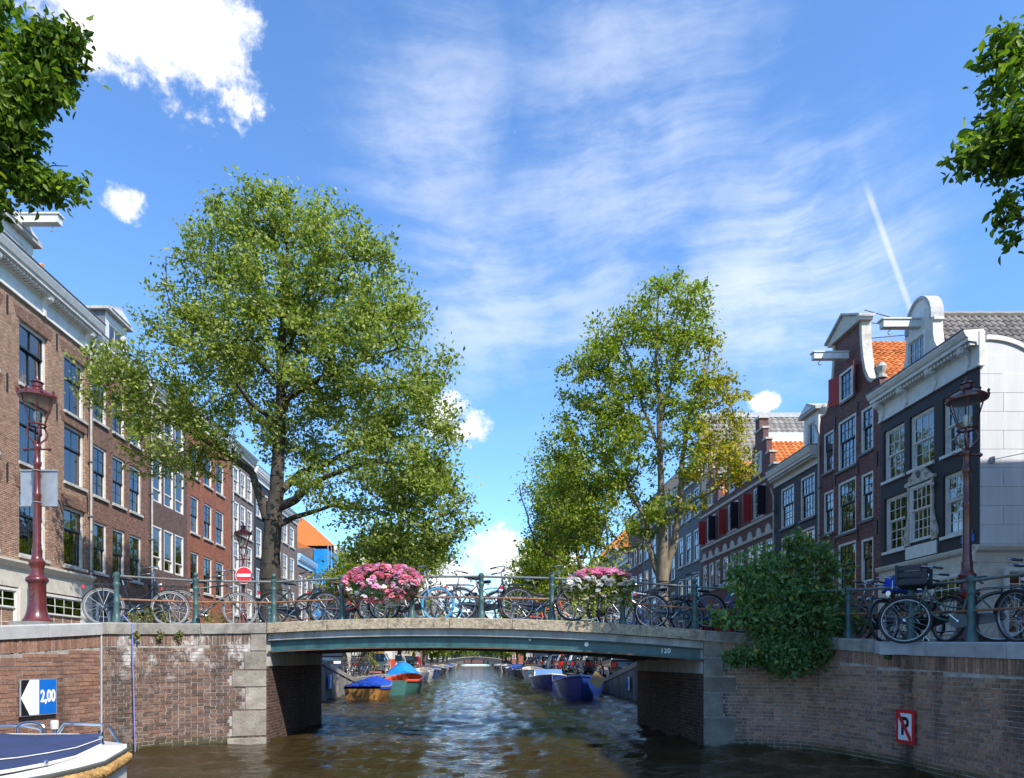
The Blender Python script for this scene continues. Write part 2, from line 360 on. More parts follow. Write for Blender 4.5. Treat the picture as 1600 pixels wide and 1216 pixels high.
mat('net_blue', (.0, .24, .62), .6, var=.15, scale=1.2); mat('shutter_red', (.36, .022, .018), .45, var=.06); mat('shutter_black', (.013, .014, .022), .4); mat('stone_trim', (.50, .46, .39), .75, var=.12, dirt=(.36, .32, .26))
mat('paint_black_brick', (.022, .021, .023), .65, var=.12, scale=3, bump=.25, bscale=30); mat('paint_grey_brick', (.045, .06, .072), .65, var=.1, scale=3, bump=.2, bscale=30)
mat('lamp_glow_glass', (.5, .5, .48), .1)
glassmat('pane_glass'); glassmat('lamp_glass', (.9, .92, .9), 1.35, .05)
brickmat('brick_tan', (.275, .145, .088), (.21, .108, .068), (.38, .30, .23), stain_amt=.2)
brickmat('brick_brown', (.185, .078, .048), (.14, .06, .04), (.25, .19, .15), stain_amt=.3)
brickmat('brick_purple', (.12, .062, .05), (.09, .05, .044), (.17, .14, .12), stain_amt=.4)
brickmat('brick_red', (.30, .085, .042), (.24, .07, .038), (.28, .15, .1), stain_amt=.25)
brickmat('brick_greybrown', (.16, .115, .095), (.13, .095, .08), (.22, .19, .17), stain_amt=.35)
brickmat('brick_maroon', (.17, .062, .055), (.13, .05, .048), (.2, .15, .14), stain_amt=.35)
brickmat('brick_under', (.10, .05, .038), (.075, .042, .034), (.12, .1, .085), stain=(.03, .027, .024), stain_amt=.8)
piecemat('bricks_new', ((0, (.19, .10, .07)), (.35, (.25, .135, .092)), (.7, (.30, .165, .112)), (1, (.17, .095, .07))), wamt=.25, wlo=.62, whi=.8)
piecemat('bricks_old', ((0, (.085, .056, .044)), (.3, (.14, .085, .062)), (.65, (.20, .118, .083)), (1, (.11, .075, .062))), wamt=.95, wlo=.5, whi=.68)
piecemat('bricks_damp', ((0, (.24, .145, .105)), (.35, (.36, .19, .125)), (.7, (.45, .25, .16)), (1, (.29, .185, .145))), wamt=.55, wlo=.54, whi=.72, dark=.85)
piecemat('tiles_grey', ((0, (.15, .135, .12)), (.5, (.21, .19, .17)), (1, (.27, .24, .21))), stains=False, rough=.7)
piecemat('tiles_orange', ((0, (.42, .12, .03)), (.5, (.56, .17, .045)), (1, (.66, .24, .07))), stains=False, rough=.7)
leafmat('leaf_elm', ((0, (.10, .155, .024)), (.4, (.20, .26, .045)), (.75, (.32, .365, .09)), (1, (.48, .49, .19))), .5)
leafmat('leaf_lime', ((0, (.10, .165, .016)), (.4, (.19, .26, .028)), (.75, (.30, .35, .046)), (1, (.44, .42, .07))), .5)
leafmat('leaf_yellow', ((0, (.16, .19, .02)), (.5, (.36, .33, .025)), (1, (.55, .42, .03))), .45)
leafmat('leaf_maple', ((0, (.05, .11, .012)), (.5, (.11, .19, .02)), (1, (.22, .29, .03))), .45)
leafmat('leaf_bush', ((0, (.07, .145, .055)), (.5, (.125, .23, .08)), (.85, (.19, .29, .09)), (1, (.34, .36, .08))), .4)
leafmat('leaf_trailing', ((0, (.14, .19, .03)), (.5, (.26, .31, .06)), (1, (.45, .42, .10))), .3)
leafmat('leaf_weed', ((0, (.12, .15, .03)), (.5, (.22, .22, .06)), (1, (.34, .27, .10))), .3)
PT = (1, 1, 1)
leafmat('petal_pink', ((0, (.78, .20, .44)), (.5, (.86, .36, .56)), (1, (.92, .58, .70))), .4, PT); leafmat('petal_coral', ((0, (.84, .22, .30)), (1, (.92, .46, .50))), .4, PT); leafmat('petal_white', ((0, (.80, .78, .76)), (1, (.88, .87, .87))), .4, PT); leafmat('petal_lilac', ((0, (.76, .40, .68)), (1, (.84, .62, .80))), .4, PT)
watermat()
# ================================================================== SETTING: water, streets
def zst(Y): return 2.2 if Y < 22.5 else (2.2-(Y-22.5)/12.1*1.5 if Y < 34.6 else .7)
XL, XR = -6.1, 6.6                     # quay walls beyond the bridge
FL, FR = -15.6, 16.1                   # facade lines
def struct(o): o['kind'] = 'structure'; return o
def water():
    rng = np.random.default_rng(3)
    ys = [-14.0]
    while ys[-1] < 60: ys.append(ys[-1]+max(.06, abs(ys[-1])*.0085) if ys[-1] > 4 else ys[-1]+(.5 if ys[-1] < 3 else .1))
    ys = np.array(ys+list(np.linspace(62, 420, 60))); xs = np.concatenate([np.linspace(-60, -9, 18), np.linspace(-8.8, 8.8, 190), np.linspace(9, 60, 18)])
    X, Y = np.meshgrid(xs, ys); Z = np.zeros_like(X)
    for i in range(52):
        lam = .2*1.042**i*rng.uniform(.9, 1.1); th = rng.normal(PI/2, .75); k = 2*PI/lam
        Z += lam*.0072*rng.uniform(.4, 1.2)*np.sin(k*(np.cos(th)*X+np.sin(th)*Y)+rng.uniform(0, 6.28)+.6*np.sin(X*.5+i)+.5*np.sin(Y*.37+2*i))
    fade = np.clip(1.25-np.abs(Y)/75, .12, 1)
    Z *= fade
    ny, nx = X.shape; idx = np.arange(ny*nx).reshape(ny, nx)
    f = np.stack([idx[:-1, :-1], idx[:-1, 1:], idx[1:, 1:], idx[1:, :-1]], -1).reshape(-1, 4)
    me = bpy.data.meshes.new('canal_water'); me.from_pydata(np.stack([X, Y, Z], -1).reshape(-1, 3).tolist(), [], f.tolist())
    me.polygons.foreach_set('use_smooth', [True]*len(f)); me.materials.append(MATS['canal_water'])
    o = bpy.data.objects.new('canal_water', me); COL.objects.link(o); struct(o)
water()
# wall lines seen from the water; the left one turns away along the crossing canal
PL = [(-4.1, 13.42), (-4.65, 13.22), (-5.25, 12.95), (-5.7, 12.62), (-6.0, 12.15), (-6.36, 11.6)]
PL2 = [(-6.36, 11.6), (-6.75, 9.75), (-7.3, 8.6), (-8.4, 7.9), (-11, 7.6), (-40, 7.6)]
PR = [(4.33, 12.92), (5.2, 12.75), (5.85, 12.5), (6.15, 12.05), (6.33, 11.4), (6.42, 10.9)]
PR2 = [(6.42, 10.9), (6.48, 10.2), (6.48, 8), (6.48, -12)]
def zdeck(x):                           # top of the bridge kerb across the span
    t = (x+4.1)/8.43
    return 2.35*(1-t)*(1-2*t)+4*t*(1-t)*2.425+2.18*t*(2*t-1)
g = MB()
lp = [(-4.1, 18.0), (-4.1, 13.6)]+[(x-.12, y+.3) for x, y in PL[1:-1]]+[(-6.6, 11.7), (-80, 11.7), (-80, 18.0)]
g.quad(*[(x, y, 2.2) for x, y in lp]); g.quad(*[(x, y, 2.2 if y > 11 else 2.02) for x, y in [(-80, 11.7), (-6.6, 11.7), (-7.0, 9.9), (-80, 9.9)]]); g.quad(*[(x, y, 2.02) for x, y in [(-80, 9.9), (-7.0, 9.9), (-7.6, 8.9), (-8.5, 8.2), (-11, 7.9), (-80, 7.9)]])
struct(g.build('street_left', 'street_paving'))
g = MB(); rp = [(4.2, 17.4), (4.33, 13.1)]+[(x+.1, y+.3) for x, y in PR[1:-1]]+[(6.7, 10.9), (6.75, 10.2), (6.75, -12), (80, -12), (80, 17.4)]
g.quad(*[(x, y, 1.82 if y < 11.5 else 2.0) for x, y in rp]); struct(g.build('street_right', 'street_paving'))
for nm, sgn, xin, y0 in (('quay_street_left', -1, XL, 18.0), ('quay_street_right', 1, XR, 17.4)):
    g = MB(); ys = [y0, 22.5, 24, 26, 28, 30, 32, 34.6, 60, 120, 260, 900]
    for a, b in zip(ys, ys[1:]):
        za, zb = (zst(a) if a > 20 else (2.2 if sgn < 0 else 2.05)), zst(b)
        for u, v in ((xin+sgn*.3, xin+sgn*9.2), (xin+sgn*9.2, sgn*900)):
            g.quad((u, a, za), (v, a, za), (v, b, zb), (u, b, zb))
    struct(g.build(nm, 'street_paving'))
# ================================================================== QUAY WALLS with single bricks
class Path:
    def __init__(s, pts, side, n=6):
        # smooth the polyline a little, keep arc length
        P0 = [Vector((x, y)) for x, y in pts]; s.p = []
        for i in range(len(P0)-1):
            a = P0[max(i-1, 0)]; b = P0[i]; c = P0[i+1]; d = P0[min(i+2, len(P0)-1)]
            for k in range(n):
                t = k/n
                s.p.append(.5*((2*b)+(c-a)*t+(2*a-5*b+4*c-d)*t*t+(3*b-a-3*c+d)*t**3) if (c-b).length < 3 else b.lerp(c, t))
        s.p.append(P0[-1]); s.L = [0]
        for a, b in zip(s.p, s.p[1:]): s.L.append(s.L[-1]+(b-a).length)
        s.side = side; s.len = s.L[-1]
    def at(s, l):
        l = min(max(l, 0), s.len-1e-6)
        import bisect
        i = max(0, bisect.bisect_right(s.L, l)-1); i = min(i, len(s.p)-2)
        a, b = s.p[i], s.p[i+1]; t = (l-s.L[i])/(s.L[i+1]-s.L[i]+1e-9); tg = (b-a).normalized()
        return a.lerp(b, t), tg, Vector((tg.y, -tg.x))*s.side            # point, tangent, outward normal (to the water)
UNIT = MB().box(-.5, .5, -.5, .5, -.5, .5)
def brick_wall(name, label, pts, side, ztop, bm, mortar, lmax, l0=0, bond='cross', skips=()):
    pa = Path(pts, side); c0 = pa.at(0)[0]
    root = thing(name, label, 'wall', (c0.x, c0.y, 0))
    mb = MB(); n = int(pa.len/.06) if pa.len < 12 else 500; pr = None
    for i in range(n+1):
        p, t, nn = pa.at(pa.len*i/n); z = ztop(pa.len*i/n)-.2
        cur = [(p.x, p.y, -.6), (p.x, p.y, z), (p.x-nn.x*.5, p.y-nn.y*.5, z)]
        if pr: mb.quad(pr[0], cur[0], cur[1], pr[1]); mb.quad(pr[1], cur[1], cur[2], pr[2])
        pr = cur
    mb.build('mortar_bed', mortar, root)
    lmax = min(lmax, pa.len); ub = UNIT.mesh('brick', bm); bricks = []; rnd = random.Random(len(label))
    row = 0; z = -.1
    while z < 2.6:
        hd = bond == 'cross' and row % 2
        wd = .103 if hd else .208; st = wd+.011; l = l0-(0 if hd else (.055 if (row//2) % 2 else .16))+(0 if bond == 'cross' else (row % 2)*.1)
        while l < lmax:
            a, b = max(l, l0), min(l+wd, lmax)
            if b-a > .04:
                top = ztop((a+b)/2)-.2-.215
                if z+.054 < top and not any(s0 < (a+b)/2 < s1 and z0 < z+.03 < z1 for s0, s1, z0, z1 in skips):
                    bricks.append(((a+b)/2, z+.027, b-a, .054+rnd.uniform(-.003, .003)))
            l += st
        row += 1; z += .065
    l = l0                                                               # upright bricks under the coping
    while l < lmax:
        top = ztop(l+.03)-.2
        if not any(s0 < l+.03 < s1 and z0 < top-.1 < z1 for s0, s1, z0, z1 in skips): bricks.append((l+.03, top-.105, .055, .2))
        l += .066
    def key(b):
        p, t, nn = pa.at(b[0]); px = PX(p.x, p.y) if p.y > 1 else 9999; py = VY-(b[1]-EYE)*F/max(p.y, 1)
        vis = -10 < px < 1610 and py < 1222 and b[1] > -.02
        return (0 if vis else 1, 0 if b[2] > .08 else 1, p.length)
    bricks.sort(key=key); rest = MB()
    for i, (l, zc, w, h) in enumerate(bricks):
        e0 = pa.at(l-w/2)[0]; e1 = pa.at(l+w/2)[0]; p = (e0+e1)/2; t = (e1-e0).normalized(); nn = Vector((t.y, -t.x))*pa.side; ang = math.atan2(t.y, t.x); pro = rnd.uniform(.004, .014); tilt = rnd.uniform(-.012, .012)
        q = p-nn*(.025-pro)
        if i < 300: put('brick', ub, root, (q.x, q.y, zc), (0, tilt, ang), (w, .05, h))
        else:
            rest.obox((q.x, q.y, zc), (t.x*w/2, t.y*w/2, tilt*w/2), (nn.x*.025, nn.y*.025, 0), (0, 0, h/2))
    if rest.f: rest.build('brickwork', bm, root)['kind'] = 'stuff'
    return root, pa
def coping(root, pa, ztop, m, l0, l1, step=1.25, width=.46, over=.045, h=.2):
    l = l0; k = 0
    while l < l1-.05:
        e = min(l+step, l1); r = []
        n = max(2, int((e-l)/.16)+1)
        for i in range(n+1):
            ll = l+.004+(e-l-.008)*i/n; p, t, nn = pa.at(ll); z = ztop(ll); o = p+nn*over; q = p-nn*(width-over)
            r.append([(o.x, o.y, z-h), (o.x, o.y, z-.018), (o.x-nn.x*.018, o.y-nn.y*.018, z), (q.x, q.y, z), (q.x, q.y, z-h)])
        MB().loft(r).build('coping_stone', m, root); l = e; k += 1
zl = lambda l: 2.35-.03*l                                # left wing: from the kerb down to the seam
QL = [(0, .30, 1.80, 2.16), (0, .42, 1.43, 1.79), (0, .64, 1.10, 1.42), (0, .40, .65, 1.09), (0, .64, .14, .64)]
QR = [(0, .34, 1.68, 1.98), (0, .36, 1.31, 1.67), (0, .58, 1.01, 1.30), (0, .36, .55, 1.0), (0, .58, .07, .54)]
wL, pL = brick_wall('abutment_wall', 'weathered brown brick bridge wall with white lime stains and stone quoins', PL, -1, zl, 'bricks_old', 'mortar', 9, skips=QL)
l2 = pL.len
zl2 = lambda l: 2.25-.075*min(l, 3.2)
wL2, pL2 = brick_wall('quay_wall', 'smooth red brick quay wall behind the covered white boat, depth sign on it', PL2, -1, zl2, 'bricks_new', 'mortar', 5.2, bond='stretcher')
zr = lambda l: 2.18-.075*l
wR, pR = brick_wall('abutment_wall', 'shaded dark brick bridge wall with stone quoins below the leafy bush', PR, 1, zr, 'bricks_damp', 'mortar_dark', 9, skips=QR)
zr2 = lambda l: zr(pR.len)-.012-.03*min(l, 4)
wR2, pR2 = brick_wall('quay_wall', 'dark damp brick quay wall with the no mooring sign', PR2, 1, zr2, 'bricks_damp', 'mortar_dark', 4.6)
coping(wL, pL, zl, 'granite', 0, pL.len, 1.2); coping(wL2, pL2, zl2, 'granite_light', 0, 9, 1.15)
coping(wR, pR, zr, 'granite', 0, pR.len, 1.25); coping(wR2, pR2, zr2, 'granite_light', 0, 9, 1.5)
for root, pa, Q in ((wL, pL, QL), (wR, pR, QR)):
    for a, b, z0, z1 in Q:
        r = []
        for l in (a, (a+b)/2, b-.012):
            p, t, nn = pa.at(l); o = p+nn*.022; q = p-nn*.1
            r.append([(o.x, o.y, z0+.006), (o.x, o.y, z1-.006), (q.x, q.y, z1-.006), (q.x, q.y, z0+.006)])
        MB().loft(r).build('quoin', 'quoin_stone', root)
    r = []
    for l in (0, .35, .72):
        p, t, nn = pa.at(l); o = p+nn*.05; q = p-nn*.1; z1 = .09
        r.append([(o.x, o.y, -.3), (o.x, o.y, z1), (q.x, q.y, z1+.05), (q.x, q.y, -.3)])
    MB().loft(r).build('plinth', 'quoin_stone', root)
# white lead pipe strip down the seam between the two left walls
p, t, nn = pL.at(pL.len); MB().tube([(p.x+nn.x*.03, p.y+nn.y*.03, z) for z in (-.1, 1, 2.03)], .016, 6).build('joint_strip', 'granite_light', wL)
# ================================================================== BRIDGE
A, B = Vector((-4.1, 13.5)), Vector((4.33, 12.9)); AB, BB = Vector((-4.05, 18.0)), Vector((4.15, 17.4))
bridge = thing('bridge', 'low green steel girder bridge with a concrete kerb crossing the canal', 'bridge', (0, 13.2, 0))
def bl(t, d):                                                   # point across the span (t) and into the bridge (d metres)
    a = A.lerp(B, t); b = AB.lerp(BB, t); return a+(b-a)*(d/4.5)
NB = 24
def band(name, m, zt, zb, d0, d1, t0=0, t1=1, par=bridge, n=NB):
    r = []
    for i in range(n+1):
        t = t0+(t1-t0)*i/n; x = -4.1+8.43*t; p, q = bl(t, d0), bl(t, d1)
        a, b = zt(x), zb(x); r.append([(p.x, p.y, b), (p.x, p.y, a-.012), (p.x+(q.x-p.x)*.05, p.y+(q.y-p.y)*.05, a), (q.x, q.y, a), (q.x, q.y, b)])
    return MB().loft(r).build(name, m, par)
zk = zdeck
for i in range(7): band('kerb_stone', 'curb_concrete', zk, lambda x: zk(x)-.2, -.06, .34, i/7+.0006, (i+1)/7-.0006, n=4)
band('deck', 'asphalt', lambda x: zk(x)-.015, lambda x: zk(x)-.34, .36, 4.14)
for i in range(7): band('kerb_stone', 'curb_concrete', zk, lambda x: zk(x)-.2, 4.16, 4.56, i/7+.0006, (i+1)/7-.0006, n=4)
band('fascia', 'fascia_concrete', lambda x: zk(x)-.2, lambda x: zk(x)-.345, .035, .33)
band('fascia', 'fascia_concrete', lambda x: zk(x)-.2, lambda x: zk(x)-.345, 4.17, 4.46)
zg = lambda x: zk(x)-.345
for k, d in enumerate((.06, .95, 1.85, 2.75, 3.65, 4.35)):
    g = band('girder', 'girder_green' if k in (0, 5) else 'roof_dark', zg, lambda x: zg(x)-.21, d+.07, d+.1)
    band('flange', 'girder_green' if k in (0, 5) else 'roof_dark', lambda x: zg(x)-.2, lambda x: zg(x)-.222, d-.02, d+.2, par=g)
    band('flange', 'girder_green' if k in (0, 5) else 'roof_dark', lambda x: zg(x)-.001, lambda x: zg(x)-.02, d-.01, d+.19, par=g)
    if k == 0:
        band('flange_edge', 'girder_edge', lambda x: zg(x)-.2235, lambda x: zg(x)-.233, d-.022, d+.18, par=g); g0 = g
for sx, (f, b) in ((-1, (A, AB)), (1, (B, BB))):
    g = MB(); f2 = f+Vector((0, .1)); s2 = Vector((sx*.9, 0)); zt = 1.72 if sx < 0 else 1.58
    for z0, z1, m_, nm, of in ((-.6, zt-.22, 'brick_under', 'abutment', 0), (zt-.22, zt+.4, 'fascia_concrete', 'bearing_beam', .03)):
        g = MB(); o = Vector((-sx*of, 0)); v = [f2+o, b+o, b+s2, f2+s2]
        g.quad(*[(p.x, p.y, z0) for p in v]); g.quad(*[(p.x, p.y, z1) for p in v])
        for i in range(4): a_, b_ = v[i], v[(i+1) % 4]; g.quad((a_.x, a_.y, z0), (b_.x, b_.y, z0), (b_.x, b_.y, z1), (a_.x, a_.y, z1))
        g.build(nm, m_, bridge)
# number and round badges on the front girder
tm = text_mesh('120', .13, 'sign_white', .002, .001); pt = bl((1045-418)/682, .115)
put('bridge_number', tm, bridge, (pt.x, pt.y, zg(pt.x)-.105), (PI/2, 0, math.atan2(B.y-A.y, B.x-A.x)))
for px, r in ((924, .042), (836, .022)):
    pt = bl((px-418)/682, .115); o = MB().lathe([(r, 0), (r, .006)], 20).mesh('badge', 'sign_white'); put('badge', o, bridge, (pt.x, pt.y, zg(pt.x)-(.08 if px > 900 else .04)), (PI/2, 0, 0))
# return walls and long quay walls beyond the bridge
def quay(name, label, sgn, xq, xa, yb):
    root = thing(name, label, 'wall', (xq, yb, 0)); ys = [yb, 22.5, 25, 28, 31, 34.6, 45, 60, 90, 130, 190]
    g = MB(); g.quad((xa, yb, -.6), (xq, yb, -.6), (xq, yb, 2.1), (xa, yb, 2.1))
    for a, b in zip(ys, ys[1:]): g.quad((xq, a, -.6), (xq, b, -.6), (xq, b, zst(b)-.02), (xq, a, zst(a)-.02))
    g.build('wall_face', 'quay_concrete', root)
    y = yb
    while y < 75:                                               # one coping stone every two metres
        e = y+2; r = []
        for yy in (y+.006, (y+e)/2, e-.006):
            z = zst(yy)+.03; r.append([(xq-sgn*.05, yy, z-.2), (xq-sgn*.05, yy, z), (xq+sgn*.4, yy, z), (xq+sgn*.4, yy, z-.2)])
        MB().loft(r).build('coping_stone', 'granite', root); y = e
    g = MB(); r = [[(xq-sgn*.05, yy, .53), (xq-sgn*.05, yy, .73), (xq+sgn*.4, yy, .73), (xq+sgn*.4, yy, .53)] for yy in (y, 190)]; g.loft(r).build('coping_strip', 'granite', root)
    y = yb+1
    while y < 60:                                               # fender posts standing against the wall
        MB().box(xq-sgn*.09, xq-sgn*.001, y-.07, y+.07, -.4, zst(y)-.25).build('fender_post', 'quay_concrete', root); y += 1.6 if y < 40 else 3
    return root
quay('quay_wall', 'stained concrete quay wall behind the blue covered dinghy', -1, XL, -4.05, 18.05)
quay('quay_wall', 'stained concrete quay wall beside the blue barge', 1, XR, 4.15, 17.45)
# ================================================================== RAILINGS
def post_mesh(ball):
    pr = [(.075, 0), (.075, .10), (.06, .13), (.052, .2), (.048, .33), (.055, .36), (.055, .385), (.048, .40), (.042, .60), (.05, .64), (.062, .68), (.062, .70), (.046, .72), (.05, .80), (.058, .82), (.058, .865), (.045, .88)]
    if ball: pr += [(.022, .89), (.03, .905), (.045, .93), (.047, .95), (.04, .975), (.02, .99), (.004, .995)]
    else: pr += [(.03, .90), (.004, .905)]
    return MB().lathe(pr, 14).mesh('post', 'rail_green', True)
PM = [post_mesh(0), post_mesh(1)]
def railing(label, pts, top=.83, mid=.42):
    root = thing('railing', label, 'railing', (pts[0][0], pts[0][1], pts[0][2]))
    for x, y, z, b in pts: put('post', PM[b], root, (x, y, z))
    for h, r, m_ in ((top, .022, 'rail_top'), (mid, .017, 'rail_rust')):
        for a, b in zip(pts, pts[1:]):
            MB().tube([(a[0], a[1], a[2]+h), (b[0], b[1], b[2]+h)], r, 10).build('rail', m_, root, True)
    return root
def bp(px, d=.17):
    t = (px-418)/682; q = bl(t, d); return (q.x, q.y)
def back(pa, l, z, b, w=.22): p, t, nn = pa.at(l); q = p-nn*w; return (q.x, q.y, z(l), b)
pts = [back(pL, 2.62, zl, 0), back(pL, 1.25, zl, 1)]
for px, b in ((424, 1), (536, 0), (649, 0), (760, 0), (871, 0), (981, 0), (1091, 1)):
    x, y = bp(px); pts.append((x, y, zk(x)-.002, b))
pts += [back(pR, 1.25, zr, 1), back(pR, 2.45, zr, 0), back(pR2, .45, zr2, 0), back(pR2, 2.05, zr2, 0), back(pR2, 3.65, zr2, 0), back(pR2, 5.25, zr2, 0)]
rail_near = railing('green cast iron railing with rusty lower bar along the near kerb of the bridge', pts)
pts = [(-5.6, 18.6, 2.2, 0)]
for i in range(7):
    q = bl(.02+.96*i/6, 4.36); pts.append((q.x, q.y, zk(q.x)-.002, 0))
pts += [(5.7, 17.9, 2.05, 0)]
rail_far = railing('green railing along the far kerb of the bridge behind the bicycles', pts)
# ================================================================== BUILDINGS
def FXL(s, d, z): return (FL+d, s, z)
def FXR(s, d, z): return (FR-d, s, z)
PANE = MB().box(-.5, .5, -.5, .5, -.5, .5).mesh('pane', 'pane_glass')
RW = random.Random(5)
def wall_mesh(mb, fx, s0, s1, z0, z1, holes, rec=.2, d=0):
    S = sorted({s0, s1, *[v for h in holes for v in h[:2] if s0 < v < s1]}); Z = sorted({z0, z1, *[v for h in holes for v in h[2:4] if z0 < v < z1]})
    for a, b in zip(S, S[1:]):
        for c, e in zip(Z, Z[1:]):
            ms, mz = (a+b)/2, (c+e)/2
            if any(h[0] < ms < h[1] and h[2] < mz < h[3] for h in holes): continue
            mb.quad(fx(a, d, c), fx(b, d, c), fx(b, d, e), fx(a, d, e))
    for h in holes:
        a, b, c, e = h[:4]
        for p, q in (((a, c), (a, e)), ((b, c), (b, e)), ((a, c), (b, c)), ((a, e), (b, e))):
            mb.quad(fx(p[0], d, p[1]), fx(q[0], d, q[1]), fx(q[0], d-rec-.25, q[1]), fx(p[0], d-rec-.25, p[1]))
def window(root, fx, a, b, c, e, frame='white_paint', sash='dark_sash', cols=2, up=1, low=1, split=.45, fw=.09, rec=.1, sill='sill_stone', detail=2, curtain=None, bar=.026, d=0):
    """opening a..b (along the street) x c..e (height): frame > sash, pane, sill, interior, curtain"""
    D = d-rec; mb = MB()
    for q in ((a+.002, a+fw, c+.002, e-.002), (b-fw, b-.002, c+.002, e-.002), (a+fw, b-fw, c+.002, c+fw*.8), (a+fw, b-fw, e-fw, e-.002)): mb.box(q[0], q[1], D-.1, D+.03, q[2], q[3], fx)
    w = mb.build('window', frame, root)
    ga, gb, gc, ge = a+fw, b-fw, c+fw*.8, e-fw; zs = gc+(ge-gc)*(1-split)
    mb = MB(); sw = .045 if detail else .05
    if up and low:
        parts = ((gc, zs-.02, low, D-.055), (zs-.02, ge, up, D-.01)); mb.box(ga, gb, D-.06, D+.012, zs-.035, zs+.02, fx)
    else: parts = ((gc, ge, up or low, D-.03),)
    pl = []
    for z0, z1, rows, dd in parts:
        for q in ((ga, ga+sw, z0, z1), (gb-sw, gb, z0, z1), (ga+sw, gb-sw, z0, z0+sw), (ga+sw, gb-sw, z1-sw, z1)): mb.box(q[0], q[1], dd-.03, dd+.005, q[2], q[3], fx)
        pw = (gb-ga-2*sw)/cols; ph = (z1-z0-2*sw)/rows
        if detail:
            for i in range(1, cols): s = ga+sw+pw*i; mb.box(s-bar/2, s+bar/2, dd-.028, dd+.003, z0+sw, z1-sw, fx)
            for j in range(1, rows): z = z0+sw+ph*j; mb.box(ga+sw, gb-sw, dd-.026, dd+.001, z-bar/2, z+bar/2, fx)
        if detail == 2:
            for i in range(cols):
                for j in range(rows): pl.append((ga+sw+pw*(i+.5), z0+sw+ph*(j+.5), pw-bar, ph-bar, dd))
        else: pl.append(((ga+gb)/2, (z0+z1)/2, gb-ga-2*sw, z1-z0-2*sw, dd))
    mb.build('sash', sash, w)
    o0 = Vector(fx(0, 0, 0)); alongy = abs(Vector(fx(1, 0, 0)).y-o0.y) > .5
    tilt = RW.gauss(0, .02)
    for s, z, pw, ph, dd in pl:
        t1, t2 = RW.gauss(0, .012), tilt+RW.gauss(0, .01)
        put('pane', PANE, w, fx(s, dd-.016, z), (0, t1, t2) if alongy else (t1, 0, t2), (.006, pw+.004, ph+.004) if alongy else (pw+.004, .006, ph+.004))
    if sill: MB().box(a-.05, b+.05, D-.03, d+.09, c-.1, c, fx).build('sill', sill, w)
    if detail:
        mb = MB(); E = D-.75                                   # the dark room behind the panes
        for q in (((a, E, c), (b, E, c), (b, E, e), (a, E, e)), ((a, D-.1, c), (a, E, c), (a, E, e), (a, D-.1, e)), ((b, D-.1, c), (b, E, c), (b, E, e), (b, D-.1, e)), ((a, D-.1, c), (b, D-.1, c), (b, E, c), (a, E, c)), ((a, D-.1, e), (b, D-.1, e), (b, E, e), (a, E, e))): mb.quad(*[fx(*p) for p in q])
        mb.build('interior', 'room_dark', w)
        cu = curtain if curtain is not None else RW.choice(['sides', 'sides', 'net', 'blind', 'none', 'one'])
        W_ = gb-ga; segs = {'sides': [(ga, ga+W_*.22, gc), (gb-W_*.22, gb, gc)], 'one': [(gb-W_*.4, gb, gc)], 'net': [(ga, gb, gc)], 'blind': [(ga, gb, ge-(ge-gc)*.4)], 'warm': [(ga, gb, gc)]}.get(cu, [])
        for x0, x1, zb in segs:
            mb = MB(); n = max(4, int((x1-x0)/.06)); r = []
            for i in range(n+1): s = x0+(x1-x0)*i/n; dd = D-.2+.025*math.sin(i*1.9+x0); r.append((fx(s, dd, zb), fx(s, dd, ge)))
            for p, q in zip(r, r[1:]): mb.quad(p[0], q[0], q[1], p[1])
            mb.build('curtain', 'curtain_warm' if cu == 'warm' else ('blind' if cu == 'blind' else 'curtain'), w)
    else:
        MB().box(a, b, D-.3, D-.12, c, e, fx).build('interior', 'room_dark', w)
    return w
def shell(root, fx, s0, s1, z0, zt, holes, m_, depth=10, wall='wall', sides=True, rec=.2):
    mb = MB(); wall_mesh(mb, fx, s0, s1, z0, zt, holes, rec)
    o = mb.build(wall, m_, root)
    if sides:
        mb = MB()
        for s in (s0, s1): mb.quad(fx(s, 0, z0), fx(s, -depth, z0), fx(s, -depth, zt), fx(s, 0, zt))
        mb.quad(fx(s0, -depth, z0), fx(s1, -depth, z0), fx(s1, -depth, zt), fx(s0, -depth, zt))
        mb.build('side_wall', m_, root)
    return o
def mould(root, name, m_, fx, s0, s1, prof, par=None):
    """horizontal moulding: profile (d, z) extruded along the street"""
    return MB().prism(prof, s0, s1, lambda d, z, s: fx(s, d, z)).build(name, m_, par or root)
